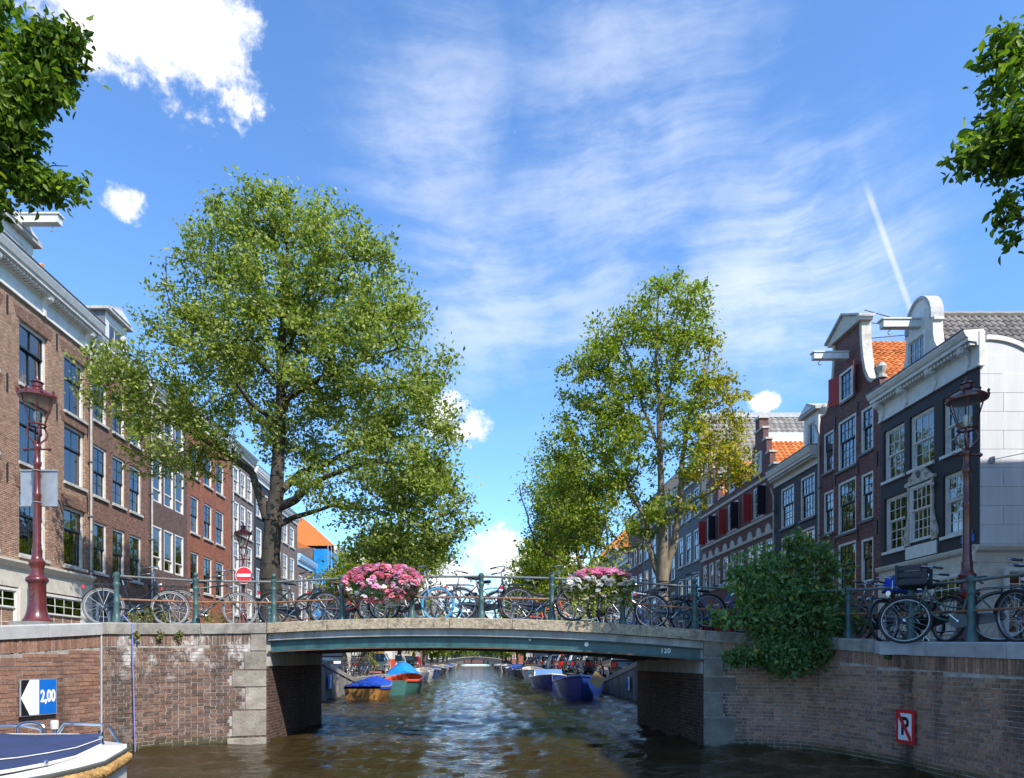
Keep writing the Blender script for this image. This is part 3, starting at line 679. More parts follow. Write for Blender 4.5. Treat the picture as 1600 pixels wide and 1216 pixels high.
def cornice(root, fx, s0, s1, zb, h, proj=.5, m_='white_paint', brackets=(), frieze=.5):
    zf = zb+h*frieze
    c = mould(root, 'cornice', m_, fx, s0, s1, [(-.1, zb), (.09, zb), (.09, zb+.06), (.05, zb+.1), (.05, zf), (.12, zf+.03), (.14, zf+.12), (proj*.75, zf+.16), (proj*.75, zf+.27), (proj*.85, zf+.3), (proj, zb+h-.06), (proj, zb+h), (-.1, zb+h+.05)])
    mould(root, 'gutter', 'gutter', fx, s0-.01, s1+.01, [(-.12, zb+h+.052), (proj+.03, zb+h+.004), (proj+.03, zb+h+.04), (-.12, zb+h+.09)], c)
    n = int((s1-s0)/.16)
    mb = MB()
    for i in range(n): s = s0+.08+(s1-s0-.16)*i/max(1, n-1); mb.box(s-.04, s+.04, .1, proj*.6, zf+.04, zf+.125, fx)
    mb.build('dentils', m_, c)['kind'] = 'stuff'
    for s in brackets:                                          # carved scroll consoles
        mb = MB(); mb.prism([(.05, zf-.45), (.11, zf-.45), (.13, zf-.3), (.2, zf-.15), (.36, zf-.05), (.4, zf+.06), (.36, zf+.15), (.05, zf+.16)], s-.1, s+.1, lambda d, z, q: fx(q, d, z))
        for q in (s-.12, s+.12): mb.obox(fx(q, .24, zf+.03), (0.1, 0, 0), (0, .02, 0), (0, 0, .1))
        mb.box(s-.05, s+.05, .05, .14, zf-.62, zf-.44, fx)
        mb.build('bracket', m_, c)
    return c
def pitched(root, fx, s0, s1, zt, zr, d0, d1, m_, along=True):
    mb = MB()
    if along:                                                   # ridge parallel to the street
        dm = (d0+d1)/2
        mb.quad(fx(s0, d0, zt), fx(s1, d0, zt), fx(s1, dm, zr), fx(s0, dm, zr)); mb.quad(fx(s0, d1, zt), fx(s1, d1, zt), fx(s1, dm, zr), fx(s0, dm, zr))
        for s in (s0, s1): mb.quad(fx(s, d0, zt), fx(s, d1, zt), fx(s, dm, zr))
    else:
        sm = (s0+s1)/2
        mb.quad(fx(s0, d0, zt), fx(s0, d1, zt), fx(sm, d1, zr), fx(sm, d0, zr)); mb.quad(fx(s1, d0, zt), fx(s1, d1, zt), fx(sm, d1, zr), fx(sm, d0, zr))
        for d in (d0, d1): mb.quad(fx(s0, d, zt), fx(s1, d, zt), fx(sm, d, zr))
    return mb.build('roof', m_, root)
def tile_mesh(m_):                                              # one S-shaped pantile, 1 x 1, lies in local xy, z up
    mb = MB(); pr = [(-.5, .02), (-.38, .10), (-.22, .16), (-.05, .13), (.12, .02), (.3, -.03), (.5, .02)]
    mb.loft([[(x, -.56, z+.10) for x, z in pr], [(x, .5, z) for x, z in pr]], closed=False, caps=False)
    n = len(pr); mb.v += [(x, -.56, z+.02) for x, z in pr]; mb.f += [(i, i+1, 2*n+i+1, 2*n+i) for i in range(n-1)]
    return mb.mesh('roof_tile', m_)
def tile_roof(roof, o, u, v, nu, nv, m_, first=300, skip=None):
    """pantiles one by one from corner o; u, v = step vectors along the eave and up the slope"""
    o, u, v = Vector(o), Vector(u), Vector(v); n = u.cross(v).normalized()
    if n.z < 0: n = -n
    ux, vy = u.normalized(), v.normalized()
    R = Matrix((ux, vy, ux.cross(vy))).transposed(); eul = R.to_euler(); me = tile_mesh(m_); L = []
    sg = 1 if ux.cross(vy).z > 0 else -1
    for i in range(nu):
        for j in range(nv):
            c = o+u*(i+.5)+v*(j+.5)
            if skip and skip(c): continue
            L.append(c)
    L.sort(key=lambda c: (0 if c.y > 1 and PX(c.x, c.y) < 1605 else 1, c.length))
    rest = MB(); su, sv = u.length, v.length
    for k, c in enumerate(L):
        r = random.uniform(-.02, .02)
        if k < first: put('roof_tile', me, roof, c+n*.03, (eul.x, eul.y, eul.z+r), (su*1.04, sv*1.05, .35*sg))
        else:
            b = len(rest.v); rest.v += [tuple(c+n*.03+R @ Vector((q.co.x*su*1.04, q.co.y*sv*1.05, q.co.z*.35*sg))) for q in me.vertices]
            rest.f += [tuple(b+i for i in p.vertices) for p in me.polygons]
    if rest.f: rest.build('roof_tiles', m_, roof)['kind'] = 'stuff'
def dormer(root, fx, s0, s1, z0, z1, d, hoist=False, side='roof_lead'):
    mb = MB(); wall_mesh(mb, fx, s0, s1, z0, z1, [(s0+.25, s1-.25, z0+.25, z1-.3)], .1, d)
    D = mb.build('dormer', 'white_paint', root); mb = MB()
    for s in (s0, s1): mb.quad(fx(s, d, z0), fx(s, d-3, z0), fx(s, d-3, z1), fx(s, d, z1))
    mb.build('dormer_side', side, D)
    sm = (s0+s1)/2; mb = MB().prism([(s0-.18, z1), (s1+.18, z1), (s1+.18, z1+.12), (sm, z1+.55), (s0-.18, z1+.12)], d+.22, d-3, lambda s, z, q: fx(s, q, z)); mb.build('dormer_roof', 'sill_stone', D)
    MB().prism([(s0+.1, z1+.14), (s1-.1, z1+.14), (sm, z1+.42)], d+.26, d+.2, lambda s, z, q: fx(s, q, z)).build('pediment', 'white_paint', D)
    window(D, fx, s0+.25, s1-.25, z0+.25, z1-.3, cols=2, up=0, low=1, sash='white_paint', detail=1, sill=None, rec=.05, d=d)
    if hoist: hoist_beam(root, fx, sm, z1+.33, d)
    return D
def hoist_beam(root, fx, s, z, d, L=1.5, m_='white_paint'):
    h = MB().box(s-.13, s+.13, d-.3, d+L, z-.13, z+.13, fx).box(s-.17, s+.17, d, d+L+.06, z+.131, z+.18, fx).build('hoist_beam', m_, root)
    pts = [fx(s, d+L-.3, z-.13), fx(s, d+L-.3, z-.22)]+[fx(s, d+L-.3+.07*math.sin(a), z-.29+.07*math.cos(a)) for a in np.linspace(0, 4.2, 9)]
    MB().tube(pts, .016, 6).build('hook', 'grey_metal', h)
def anchors(root, fx, pts):
    for s, z in pts: MB().box(s-.02, s+.02, .004, .05, z-.3, z+.3, fx).build('wall_anchor', 'dark_sash', root)
def house(name, label, fx, s0, s1, z0, zt, wins, m_, depth=10, group=None, rec=.2, sides=True):
    root = thing(name, label, 'building', fx(s0, 0, z0), group)
    shell(root, fx, s0, s1, z0, zt, [w[:4] for w in wins], m_, depth, sides=sides, rec=rec)
    for w in wins: window(root, fx, *w[:4], **w[4])
    return root
dk = dict(sash='dark_sash', frame='white_paint')
# ---------------------------------------------------------------- LEFT ROW
big = dict(cols=2, up=1, low=1, split=.36, fw=.11, rec=.14, sash='dark_sash')
w = []
for a, b in ((20.85, 22.1), (23.5, 24.75), (26.05, 27.15)):
    for z0, z1 in ((11.2, 13.25), (8.5, 10.6), (5.3, 7.45)): w.append((a-.12, b+.2, z0-.05, z1+.1, dict(big)))
    
L1 = house('canal_house', 'tan brick canal house with white bracketed cornice behind the maroon lamp post', FXL, 18.6, 27.65, 1.9, 14.1, w+[(19.0, 20.2, z0, z1, dict(big)) for z0, z1 in ((11.2, 13.3), (8.5, 10.6), (5.3, 7.45))], 'brick_tan')
cornice(L1, FXL, 18.5, 27.7, 14.02, 1.18, .62, brackets=(19.2, 21.9, 24.6, 27.3), frieze=.52)
pitched(L1, FXL, 18.6, 27.6, 15.1, 17.3, -.2, -7, 'roof_dark')
dormer(L1, FXL, 22.4, 24.2, 15.15, 16.3, -.05, True)
rf = pitched(L1, FXL, 25.0, 27.5, 15.2, 16.9, -1.0, -4.2, 'tiles_orange', False)
tile_roof(rf, (FL-1.0, 25.05, 15.25), (0, .24, 0), (-.22, 0, .26), 10, 8, 'tiles_orange')
MB().box(27.0, 27.5, -1.6, -1.1, 15.1, 16.5, FXL).build('chimney', 'brick_brown', L1)
# arches of upright bricks over the windows, wall anchors, shop front
for a, b, z0, z1, _ in w:
    mb = MB(); mb.prism([(a-.15, z1+.002), (b+.15, z1+.002), (b+.28, z1+.36), ((a+b)/2, z1+.44), (a-.28, z1+.36)], -.02, .022, lambda s, z, d: FXL(s, d, z))
    mb.build('window_arch', 'brick_brown', L1)
anchors(L1, FXL, [(s, z) for s in (22.75, 25.45, 27.45) for z in (7.9, 10.9, 13.5)])
sh = mould(L1, 'shop_front', 'cream_paint', FXL, 18.7, 27.6, [(-.2, 4.1), (.1, 4.1), (.1, 4.75), (.2, 4.8), (.3, 4.92), (.3, 5.0), (0, 5.06)])
for s in (18.8, 21.0, 23.4, 24.4, 27.3): MB().box(s-.18, s+.18, .003, .14, 1.95, 4.1, FXL).build('pilaster', 'cream_paint', sh)
wins = [(19.0, 20.8, 2.35, 4.05), (21.2, 23.2, 2.35, 4.05), (24.6, 27.1, 2.1, 4.05)]
for a, b, z0, z1 in wins: window(L1, FXL, a, b, z0, z1, cols=3 if a < 24 else 4, up=2, low=2, split=.35, sash='white_paint', rec=-.06, sill=None, curtain='one')
def rowhouse(name, label, fx, s0, s1, zt, cols_, rows, m_, style, ch=.7, corn='white_paint', proj=.35, roof='roof_dark', zr=2.5, group=None, depth=10, brackets=(), base=None):
    ws = [(a, b, c, e, dict(style)) for a, b in cols_ for c, e in rows]
    r = house(name, label, fx, s0+.004, s1-.004, .4, zt, ws, m_, depth, group)
    if ch: cornice(r, fx, s0+.01, s1-.01, zt-.12, ch, proj, corn, brackets=brackets, frieze=.4)
    if roof: pitched(r, fx, s0+.01, s1-.01, zt+(ch or 0)-.1, zt+(ch or 0)+zr, -.1, -7, roof)
    if base: mould(r, 'plinth_band', base, fx, s0+.01, s1-.01, [(0, .4), (.07, .4), (.07, 4.6), (.16, 4.66), (.16, 4.8), (0, 4.85)])
    return r
st2 = dict(cols=2, up=2, low=2, split=.5, fw=.09, sash='dark_sash', rec=.08, curtain=None)
L2 = rowhouse('canal_house', 'brown brick house with nine narrow sash windows beside the tan house', FXL, 27.65, 32.6, 14.3, ((27.93, 28.95), (29.4, 30.45), (30.86, 31.95)), ((11.5, 13.2), (8.4, 10.5), (5.25, 7.35)), 'brick_brown', st2, .8, brackets=(28, 30.1, 32.3))
dormer(L2, FXL, 29.2, 31.0, 15.0, 16.6, -.2); mould(L2, 'plinth_band', 'sill_dark', FXL, 27.7, 32.5, [(0, 1.2), (.06, 1.2), (.06, 4.2), (.14, 4.3), (.14, 4.45), (0, 4.5)])
for a in (28.0, 29.6, 31.2): window(L2, FXL, a, a+1.0, 2.3, 4.0, cols=2, up=1, low=2, split=.3, sash='white_paint', rec=-.09, sill=None, detail=1)
st3 = dict(cols=1, up=0, low=1, fw=.07, sash='white_paint', rec=.03, sill=None, detail=2, curtain='one')
L3 = rowhouse('canal_house', 'dark purple brick house with modern white casement windows', FXL, 32.6, 37.05, 14.6, ((32.95, 34.0), (34.25, 35.3), (35.5, 36.55)), ((12.6, 14.2), (9.4, 11.55), (6.1, 8.2)), 'brick_purple', dict(st3, up=1, low=1, split=.72), .6)
st4 = dict(cols=2, up=2, low=2, split=.5, sash='dark_sash', rec=.08, fw=.1)
L4 = rowhouse('canal_house', 'bright red brick house with white framed sash windows', FXL, 37.05, 43.6, 14.9, ((37.45, 38.6), (39.3, 40.55), (41.15, 42.45)), ((11.8, 13.6), (8.7, 10.75), (5.5, 7.65)), 'brick_red', st4, .8)
wt = dict(cols=2, up=2, low=2, split=.5, sash='white_paint', rec=.05, fw=.14, detail=1)
L5 = rowhouse('canal_house', 'narrow grey brown house with tall white windows behind the no entry sign', FXL, 43.6, 48.2, 15.3, ((44.05, 45.2), (45.45, 46.5), (46.75, 47.85)), ((12.6, 14.3), (10, 12.05), (7.5, 9.5), (4.6, 6.6)), 'brick_greybrown', wt, .5)
L6 = rowhouse('canal_house', 'black painted narrow house with white windows behind the big tree trunk', FXL, 48.2, 53.0, 14.6, ((48.7, 50.0), (50.8, 52.2)), ((12, 14), (9.1, 11.2), (6.2, 8.3), (3.4, 5.2)), 'paint_black_brick', wt, .9)
L7 = rowhouse('canal_house', 'grey brown terrace house with paired white windows beyond the trunk', FXL, 53.0, 60.0, 13.6, ((53.6, 54.9), (55.5, 56.9), (57.6, 59.0)), ((11.3, 13), (8.4, 10.4), (5.5, 7.5), (2.6, 4.6)), 'brick_greybrown', wt, .7)
L8 = rowhouse('canal_house', 'brown terrace house with a pale blue cornice', FXL, 60.0, 66.5, 10.2, ((60.5, 61.8), (62.5, 63.8), (64.5, 65.8)), ((7.4, 9.3), (4.6, 6.6), (1.9, 3.8)), 'brick_greybrown', wt, 1.0)
mat('pale_blue', (.35, .55, .72), .5)
for o in L8.children:
    if o.name.startswith('cornice'): o.data.materials[0] = MATS['pale_blue']
L9 = rowhouse('canal_house', 'house wrapped in bright blue scaffold netting under an orange tiled roof', FXL, 66.5, 76.0, 12.6, (), (), 'brick_greybrown', wt, 0, roof='tiles_orange', zr=1.5)
mb = MB(); nn_ = 20
r = [[FXL(66.4+9.6*i/nn_, 1.25+.06*math.sin(i*2.1), z) for z in (.8, 4, 8, 12.5)] for i in range(nn_+1)]; mb.loft(r, closed=False, caps=False)
r = [[FXL(66.4, 1.25-1.3*i/4, z) for z in (.8, 4, 8, 12.5)] for i in range(5)]; mb.loft(r, closed=False, caps=False); mb.build('scaffold_net', 'net_blue', L9)
for s in np.linspace(66.4, 76, 7):
    MB().tube([FXL(s, 1.31, .7), FXL(s, 1.31, 13.0)], .05, 6).build('scaffold_pole', 'grey_metal', L9)
# ---------------------------------------------------------------- RIGHT ROW
# R1: black corner house, white side wall, white entablature, round-topped dormer gable, grey pantiles
sw = dict(cols=3, up=2, low=3, split=.42, sash='white_paint', fw=.1, rec=.12, sill='white_paint')
sw2 = dict(sw, up=2, low=2, split=.5)
w = [(25.6, 26.9, 8.62, 10.6, sw2), (23.95, 25.3, 8.62, 10.6, sw2), (22.1, 23.5, 8.62, 10.6, sw2), (25.55, 26.85, 5.85, 7.95, sw), (24.0, 25.25, 5.95, 8.0, dict(sw, cols=4, sill=None, rec=.0)), (22.15, 23.5, 5.85, 7.95, dict(sw, curtain='warm'))]
R1 = house('corner_house', 'black painted corner house with white side wall, white cornice and grey pantile roof', FXR, 21.8, 27.1, 1.5, 11.1, w, 'paint_black_brick', 14, sides=False)
cornice(R1, FXR, 21.72, 27.15, 11.02, 1.12, .55, brackets=(22.2, 23.8, 25.4, 26.9), frieze=.55)
MB().box(21.7, 22.05, -.12, .065, 11.0, 12.1, FXR).build('cornice_return', 'white_paint', R1)
mould(R1, 'shop_cornice', 'cream_paint', FXR, 21.74, 27.08, [(-.1, 4.75), (.06, 4.75), (.08, 5.05), (.2, 5.12), (.24, 5.22), (.24, 5.27), (-.02, 5.33)])
for s, ww in ((21.95, .22), (24.2, .2), (26.9, .2)): MB().box(s-ww, s+ww, .003, .1, 1.5, 4.75, FXR).build('pilaster', 'cream_paint', R1)
MB().box(21.8, 27.05, .002, .05, 1.5, 4.75, FXR).build('shop_panel', 'cream_paint', R1)
for a, b in ((22.3, 23.9), (24.6, 26.5)): window(R1, FXR, a, b, 2.5, 4.5, cols=4, up=2, low=2, split=.4, sash='white_paint', sill=None, rec=-.1, curtain='warm')
# carved stone surround of the middle window
def scroll(c, r, turns, k):
    return [(c[0]+k*r*(1-.75*t)*math.cos(turns*2*PI*t), c[1]+r*(1-.75*t)*math.sin(turns*2*PI*t)) for t in np.linspace(0, 1, 18)]
sr = MB(); cs = 24.62
for k in (-1, 1):
    out = [(.62, 8.05), (.72, 8.1), (.66, 7.8), (.7, 7.4), (.68, 7.0), (.74, 6.7), (.82, 6.45), (.9, 6.25), (.92, 6.05), (.84, 5.88), (.62, 5.86)]
    sr.prism([(cs+k*a, b) for a, b in out], .003, .08, lambda s, z, d: FXR(s, d, z))
    for c, r_ in (((cs+k*.76, 6.1), .14), ((cs+k*.72, 7.75), .09), ((cs+k*.78, 6.5), .08)):
        sr.tube([FXR(a, .1, b) for a, b in scroll(c, r_, 1.4, k)], [.035*(1-.6*i/17) for i in range(18)], 6)
sr.prism([(cs-.8, 8.03), (cs+.8, 8.03), (cs+.82, 8.14), (cs+.6, 8.2), (cs+.45, 8.34), (cs+.3, 8.5), (cs+.1, 8.58), (cs-.1, 8.58), (cs-.3, 8.5), (cs-.45, 8.34), (cs-.6, 8.2), (cs-.82, 8.14)], .003, .11, lambda s, z, d: FXR(s, d, z))
for k in (-1, 1):
    for c, r_ in (((cs+k*.42, 8.24), .09), ((cs+k*.18, 8.44), .07)): sr.tube([FXR(a, .13, b) for a, b in scroll(c, r_, 1.3, k)], [.03*(1-.6*i/17) for i in range(18)], 6)
sr.build('carved_surround', 'stone_trim', R1)
q = MB(); q.prism([(cs+.12*math.cos(a), 8.34+.15*math.sin(a)) for a in np.linspace(0, 2*PI, 15)[:-1]], .11, .125, lambda s, z, d: FXR(s, d, z)); q.build('oval_light', 'dark_sash', R1)
MB().box(cs-.85, cs+.85, .003, .05, 5.36, 5.82, FXR).build('name_panel', 'white_paint', R1)
# white side wall of rendered panels with recessed joints, bounded by the roof line
def FXS(s, d, z): return (s, 21.8-d, z)                         # side wall: s = X, faces the bridge
def roofedge(x):                                                # top of the white wall: curved shoulder behind the cornice, then the eave
    t = x-FR
    return 11.95-.02*t if t < .25 else 11.95-2.4*(1-math.sqrt(max(0, 1-((min(t, 2.6)-.25)/2.35)**2)))**1.0*.95 if t < 2.6 else 9.65
sw_ = MB(); xs = [FR+.06+.16*i for i in range(17)]+[FR+2.8+.8*i for i in range(15)]
sw_.prism([(FR+.02, 1.5), (xs[-1], 1.5)]+[(x, roofedge(x)) for x in reversed(xs)], 0, -.3, lambda s, z, d: FXS(s, d, z)); side = sw_.build('side_wall', 'white_render', R1)
z = 5.36; k = 0
while z < 11.9:
    h = .6; x = FR+.015-(.75 if k % 2 else 0)
    while x < FR+9:
        x0, x1 = max(x, FR+.015), x+1.5
        if x1 > x0+.1:
            tz = min(z+h, roofedge(x0)-.1, roofedge(min(x1, FR+9))-.1)
            if tz > z+.15: MB().box(x0+.008, x1-.008, .001, .02, z+.008, tz-.006, FXS).build('render_panel', 'white_render', side)
        x = x1
    z += h; k += 1
mould(R1, 'shop_cornice', 'cream_paint', FXS, FR-.2, FR+13, [(-.1, 4.75), (.06, 4.75), (.08, 5.05), (.2, 5.12), (.24, 5.22), (.24, 5.27), (-.02, 5.33)])
MB().box(FR+.02, FR+13, .001, .045, 1.5, 4.75, FXS).build('shop_panel', 'cream_paint', R1)
for a, b in ((FR+.75, FR+2.3), (FR+2.6, FR+4.2)):
    window(R1, FXS, a, b, 2.4, 4.55, cols=4, up=2, low=3, split=.4, sash='white_paint', sill='cream_paint', rec=-.12, curtain='warm')
edge = MB(); xs2 = [FR+.2+.12*i for i in range(22)]
edge.loft([[(x, 21.74, roofedge(x)-.1), (x, 21.74, roofedge(x)+.05), (x, 22.12, roofedge(x)+.05), (x, 22.12, roofedge(x)-.1)] for x in xs2]); edge.build('wall_coping', 'white_paint', R1)
rb = MB(); rb.quad((FR+.3, 21.95, 9.55), (FR+14, 21.95, 9.55), (FR+14, 24.6, 14.0), (FR+.3, 24.6, 14.0)); rb.quad((FR+.3, 27.1, 9.6), (FR+14, 27.1, 9.6), (FR+14, 24.6, 14.0), (FR+.3, 24.6, 14.0)); rb.quad((FR+.3, 21.95, 9.55), (FR+.3, 24.6, 14.0), (FR+.3, 27.1, 9.6)); roof = rb.build('roof', 'roof_dark', R1)
sl_ = Vector((0, 2.65, 4.45)); nv = 19; tile_roof(roof, (FR+.35, 21.92, 9.5), (.24, 0, 0), sl_/nv, 50, nv, 'tiles_grey', 300)
MB().tube([(FR+.3+13.6*i/40, 24.6, 14.06+.02*(i % 2)) for i in range(41)], .13, 8).build('ridge_tiles', 'tiles_grey', roof)
# bell gable above the cornice
gb = [(23.35, 12.1), (25.85, 12.1)]; c0 = 24.6
rt = [(25.85, 12.3), (25.6, 12.45), (25.42, 12.75), (25.36, 13.1), (25.34, 13.5), (25.42, 13.52), (25.42, 13.62), (25.28, 13.66)]
arc = [(c0+.66*math.cos(a), 13.75+.85*math.sin(a)) for a in np.linspace(0, PI, 13)]
poly = gb+rt+arc+[(2*c0-a, b) for a, b in reversed(rt)]
GB = MB().prism(poly, .1, -.25, lambda s, z, d: FXR(s, d, z)).build('gable', 'white_paint', R1)
MB().prism([(c0+.74*math.cos(a), 13.75+.93*math.sin(a)) for a in np.linspace(-.15, PI+.15, 17)]+[(c0+.64*math.cos(a), 13.75+.83*math.sin(a)) for a in np.linspace(PI+.15, -.15, 17)], .16, -.3, lambda s, z, d: FXR(s, d, z)).build('gable_moulding', 'granite_light', GB)
window(GB, FXR, 24.1, 25.15, 12.25, 13.3, cols=3, up=0, low=2, sash='white_paint', sill=None, rec=-.18, curtain='none')
hoist_beam(R1, FXR, c0, 13.72, .1, 1.35)
# R2: brick neck gable
nw = dict(cols=2, up=2, low=3, split=.42, sash='dark_sash', fw=.11, rec=.06, sill='sill_dark'); ww = dict(nw, cols=4)
w = []
for z0, z1 in ((9.95, 12.15), (7.15, 9.45), (4.6, 6.75)):
    w += [(30.65, 31.55, z0+.25, z1-.1, nw), (28.85, 30.3, z0, z1, ww), (27.6, 28.5, z0+.25, z1-.1, nw)]
R2 = house('canal_house', 'maroon brick neck gable house with hoist beam and red attic shutters', FXR, 27.104, 31.896, 1.0, 12.55, w, 'brick_maroon', 11, sides=False)
c0 = 29.5; half = [(2.396, 12.55), (2.3, 12.9), (2.2, 12.95), (1.95, 12.9), (1.65, 13.15), (1.4, 13.6), (1.25, 14.2), (1.15, 14.9), (1.12, 15.6), (1.12, 15.75)]
poly = [(c0-a, b) for a, b in half]+[(c0+a, b) for a, b in reversed(half)]
hole = (28.95, 30.0, 12.9, 14.15)
G2 = MB().prism(poly, .0, -.3, lambda s, z, d: FXR(s, d, z)).build('gable', 'brick_maroon', R2)
for k in (-1, 1):
    inner = half[2:]; MB().prism([(c0+k*(a+.035), b+.02) for a, b in inner]+[(c0+k*(a-.13), b-.02) for a, b in reversed(inner)], .05, -.35, lambda s, z, d: FXR(s, d, z)).build('gable_coping', 'stone_trim', G2)
    MB().lathe([(.2, 0), (.2, .1), (.1, .15), (.16, .3), (.2, .45), (.12, .6), (.02, .66)], 10, FXR(c0+k*2.2, -.15, 12.9)).build('urn', 'stone_trim', G2)
MB().prism([(c0-1.3, 15.72), (c0+1.3, 15.72), (c0+1.3, 15.85), (c0, 16.5), (c0-1.3, 15.85)], .2, -.35, lambda s, z, d: FXR(s, d, z)).build('pediment', 'stone_trim', G2)
MB().prism([(c0-1.4, 15.84), (c0, 16.52), (c0+1.4, 15.84), (c0+1.4, 15.93), (c0, 16.62), (c0-1.4, 15.93)], .3, -.4, lambda s, z, d: FXR(s, d, z)).build('pediment_moulding', 'sill_stone', G2)
window(G2, FXR, *hole, cols=3, up=0, low=3, sash='dark_sash', rec=-.06, sill='sill_dark', curtain='none')
for s, m_ in ((28.88, 'frame_grey'), (30.07, 'shutter_red')):
    k = 1 if s > c0 else -1; mb = MB(); mb.obox(FXR(s+k*.2, .18, 13.52), (-.13, k*.21, 0), (.018, .012, 0), (0, 0, .62)); mb.build('shutter', 'shutter_red', G2)
hoist_beam(R2, FXR, c0, 14.75, 0, 1.5)
for dz, dd in ((16.2, -3), (15.7, -3), (15.0, -2.8)): MB().tube([FXR(28.4, -.1, dz), FXR(28.2, -3.2, 15.2)], .02, 5).build('tie_rod', 'gutter', R2)
anchors(R2, FXR, [(s, z) for s in (30.48, 28.68, 27.3) for z in (9.7, 6.95, 12.2)])
mb = MB()
for s in (27.3, 31.7): mb.quad((FR, s, 1), (FR+11, s, 1), (FR+11, s, 12.6), (FR, s, 12.6))
mb.build('side_wall', 'brick_maroon', R2)
roof = pitched(R2, FXR, 27.104, 31.896, 12.5, 15.35, -.3, -11, 'roof_dark', False)
sl_ = Vector((0, 2.39, 2.85)); tile_roof(roof, (FR+.35, 27.1, 12.5), (.25, 0, 0), sl_/14, 30, 14, 'tiles_orange', 300)
# R3: low dark house with dormer
w = []
for a, b in ((32.35, 33.8), (34.45, 35.95)):
    w += [(a, b, 8.5, 10.6, ww), (a, b, 5.5, 8.05, ww), (a, b, 2.6, 4.9, ww)]
R3 = rowhouse('canal_house', 'low dark grey painted house with cream cornice and white dormer', FXR, 31.9, 36.7, 10.95, (), (), 'paint_grey_brick', ww, 0, roof=None)
for o in list(R3.children): bpy.data.objects.remove(o)
shell(R3, FXR, 31.91, 36.69, .4, 10.95, [q[:4] for q in w], 'paint_black_brick')
for q in w: window(R3, FXR, *q[:4], **q[4])
cornice(R3, FXR, 31.92, 36.68, 10.85, .85, .5, 'cream_paint', frieze=.3)
roof = pitched(R3, FXR, 31.92, 36.68, 11.6, 14.3, -.1, -7, 'roof_dark'); tile_roof(roof, (FR+.15, 31.95, 11.62), (0, .26, 0), (.27, 0, .21), 18, 12, 'tiles_orange', 120)
dormer(R3, FXR, 32.3, 33.7, 11.75, 13.5, -.15, side='white_paint')
# R4: three stepped gables with shutters
def stepped(label, s0, s1, flip):
    c = (s0+s1)/2; w = []
    up = dict(cols=2, up=2, low=2, split=.5, sash='white_paint', fw=.07, rec=.05, sill='stone_trim', detail=1)
    w += [(c-.85, c+.85, 9.75, 11.5, dict(up, cols=4))]
    for k in (-1, 0, 1): w.append((c+k*1.25-.45, c+k*1.25+.45, 6.6, 8.3, up))
    for k in (-.62, .62): w.append((c+k*1.5-.6, c+k*1.5+.6, 3.4, 5.4, dict(up, cols=3)))
    r = house('canal_house', label, FXR, s0+.004, s1-.004, .4, 11.8, w, 'brick_maroon', 9, 'stepped gable houses with red and black shutters')
    hw = (s1-s0)/2-.004; poly = [(c-hw, 11.8)]; lv = [(hw, 12.2), (hw*.72, 13.0), (hw*.5, 13.85), (hw*.28, 14.6)]
    lft = []; 
    for i, (a, z) in enumerate(lv): lft += [(a, lv[i-1][1] if i else 11.8), (a, z)]
    poly = [(c-a, z) for a, z in lft]+[(c+a, z) for a, z in reversed(lft)]
    G = MB().prism(poly, 0, -.3, lambda s, z, d: FXR(s, d, z)).build('stepped_gable', 'brick_maroon', r)
    for i, (a, z) in enumerate(lv):
        a2 = lv[i+1][0] if i < 3 else 0
        for k in (-1, 1):
            q0, q1 = sorted((c+k*(a+.06), c+k*a2)); MB().box(q0+.002, q1-.002, -.36, .07, z+.002, z+.11, FXR).build('step_cap', 'stone_trim', G)
    MB().box(c-.28, c+.28, -.4, .1, 14.72, 15.25, FXR).build('finial_block', 'brick_maroon', G); MB().box(c-.36, c+.36, -.46, .16, 15.252, 15.38, FXR).build('finial_cap', 'stone_trim', G)
    window(G, FXR, c-.4, c+.4, 12.2, 13.4, cols=2, up=0, low=2, sash='white_paint', rec=-.06, sill='stone_trim', detail=1)
    for z in (9.45, 8.55, 6.35, 11.65): mould(r, 'string_course', 'stone_trim', FXR, s0+.01, s1-.01, [(0, z), (.07, z), (.09, z+.1), (.07, z+.16), (0, z+.16)])
    for k in (-1.25, 0, 1.25):                                 # white shell-shaped arch fillings
        MB().prism([(c+k+.36*math.cos(a), 8.72+.42*math.sin(a)) for a in np.linspace(0, PI, 9)], .003, .06, lambda s, z, d: FXR(s, d, z)).build('arch_stone', 'stone_trim', r)
    for z0, z1, pos in ((9.7, 11.3, (-.98, .98)), (3.3, 5.2, (-1.7, -.2, .2, 1.7))):
        for i, k in enumerate(pos):
            mb = MB(); mb.obox(FXR(c+k, .29, (z0+z1)/2), (.25, .02, 0), (.003, .02, 0), (0, 0, (z1-z0)/2)); o = mb.build('shutter', 'shutter_black' if i % 2 == 0 else 'shutter_red', r)
    roof = pitched(r, FXR, s0+.01, s1-.01, 11.8, 14.0, -.3, -9, 'roof_dark', False)
    hw2 = (s1-s0)/2; tile_roof(roof, (FR+.35, s0+.02, 11.8), (.27, 0, 0), Vector((0, hw2, 2.2))/10, 12, 10, 'tiles_orange', 120)
    return r
stepped('stepped gable brick house with open shutters next to the low dark house', 36.7, 40.65, 0)
stepped('stepped gable brick house with open shutters, middle one of three', 40.65, 44.6, 1)
stepped('stepped gable brick house with open shutters next to the tall slate grey house', 44.6, 48.5, 0)
R5 = rowhouse('canal_house', 'tall slate grey house with white windows and a huge grey tiled side roof', FXR, 48.5, 54.6, 14.8, ((49.0, 50.3), (50.9, 52.2), (52.8, 54.1)), ((12.2, 14.2), (8.9, 11.2), (5.5, 7.9), (2.6, 4.8)), 'paint_grey_brick', dict(wt, sash='dark_sash'), .6, roof=None, depth=18)
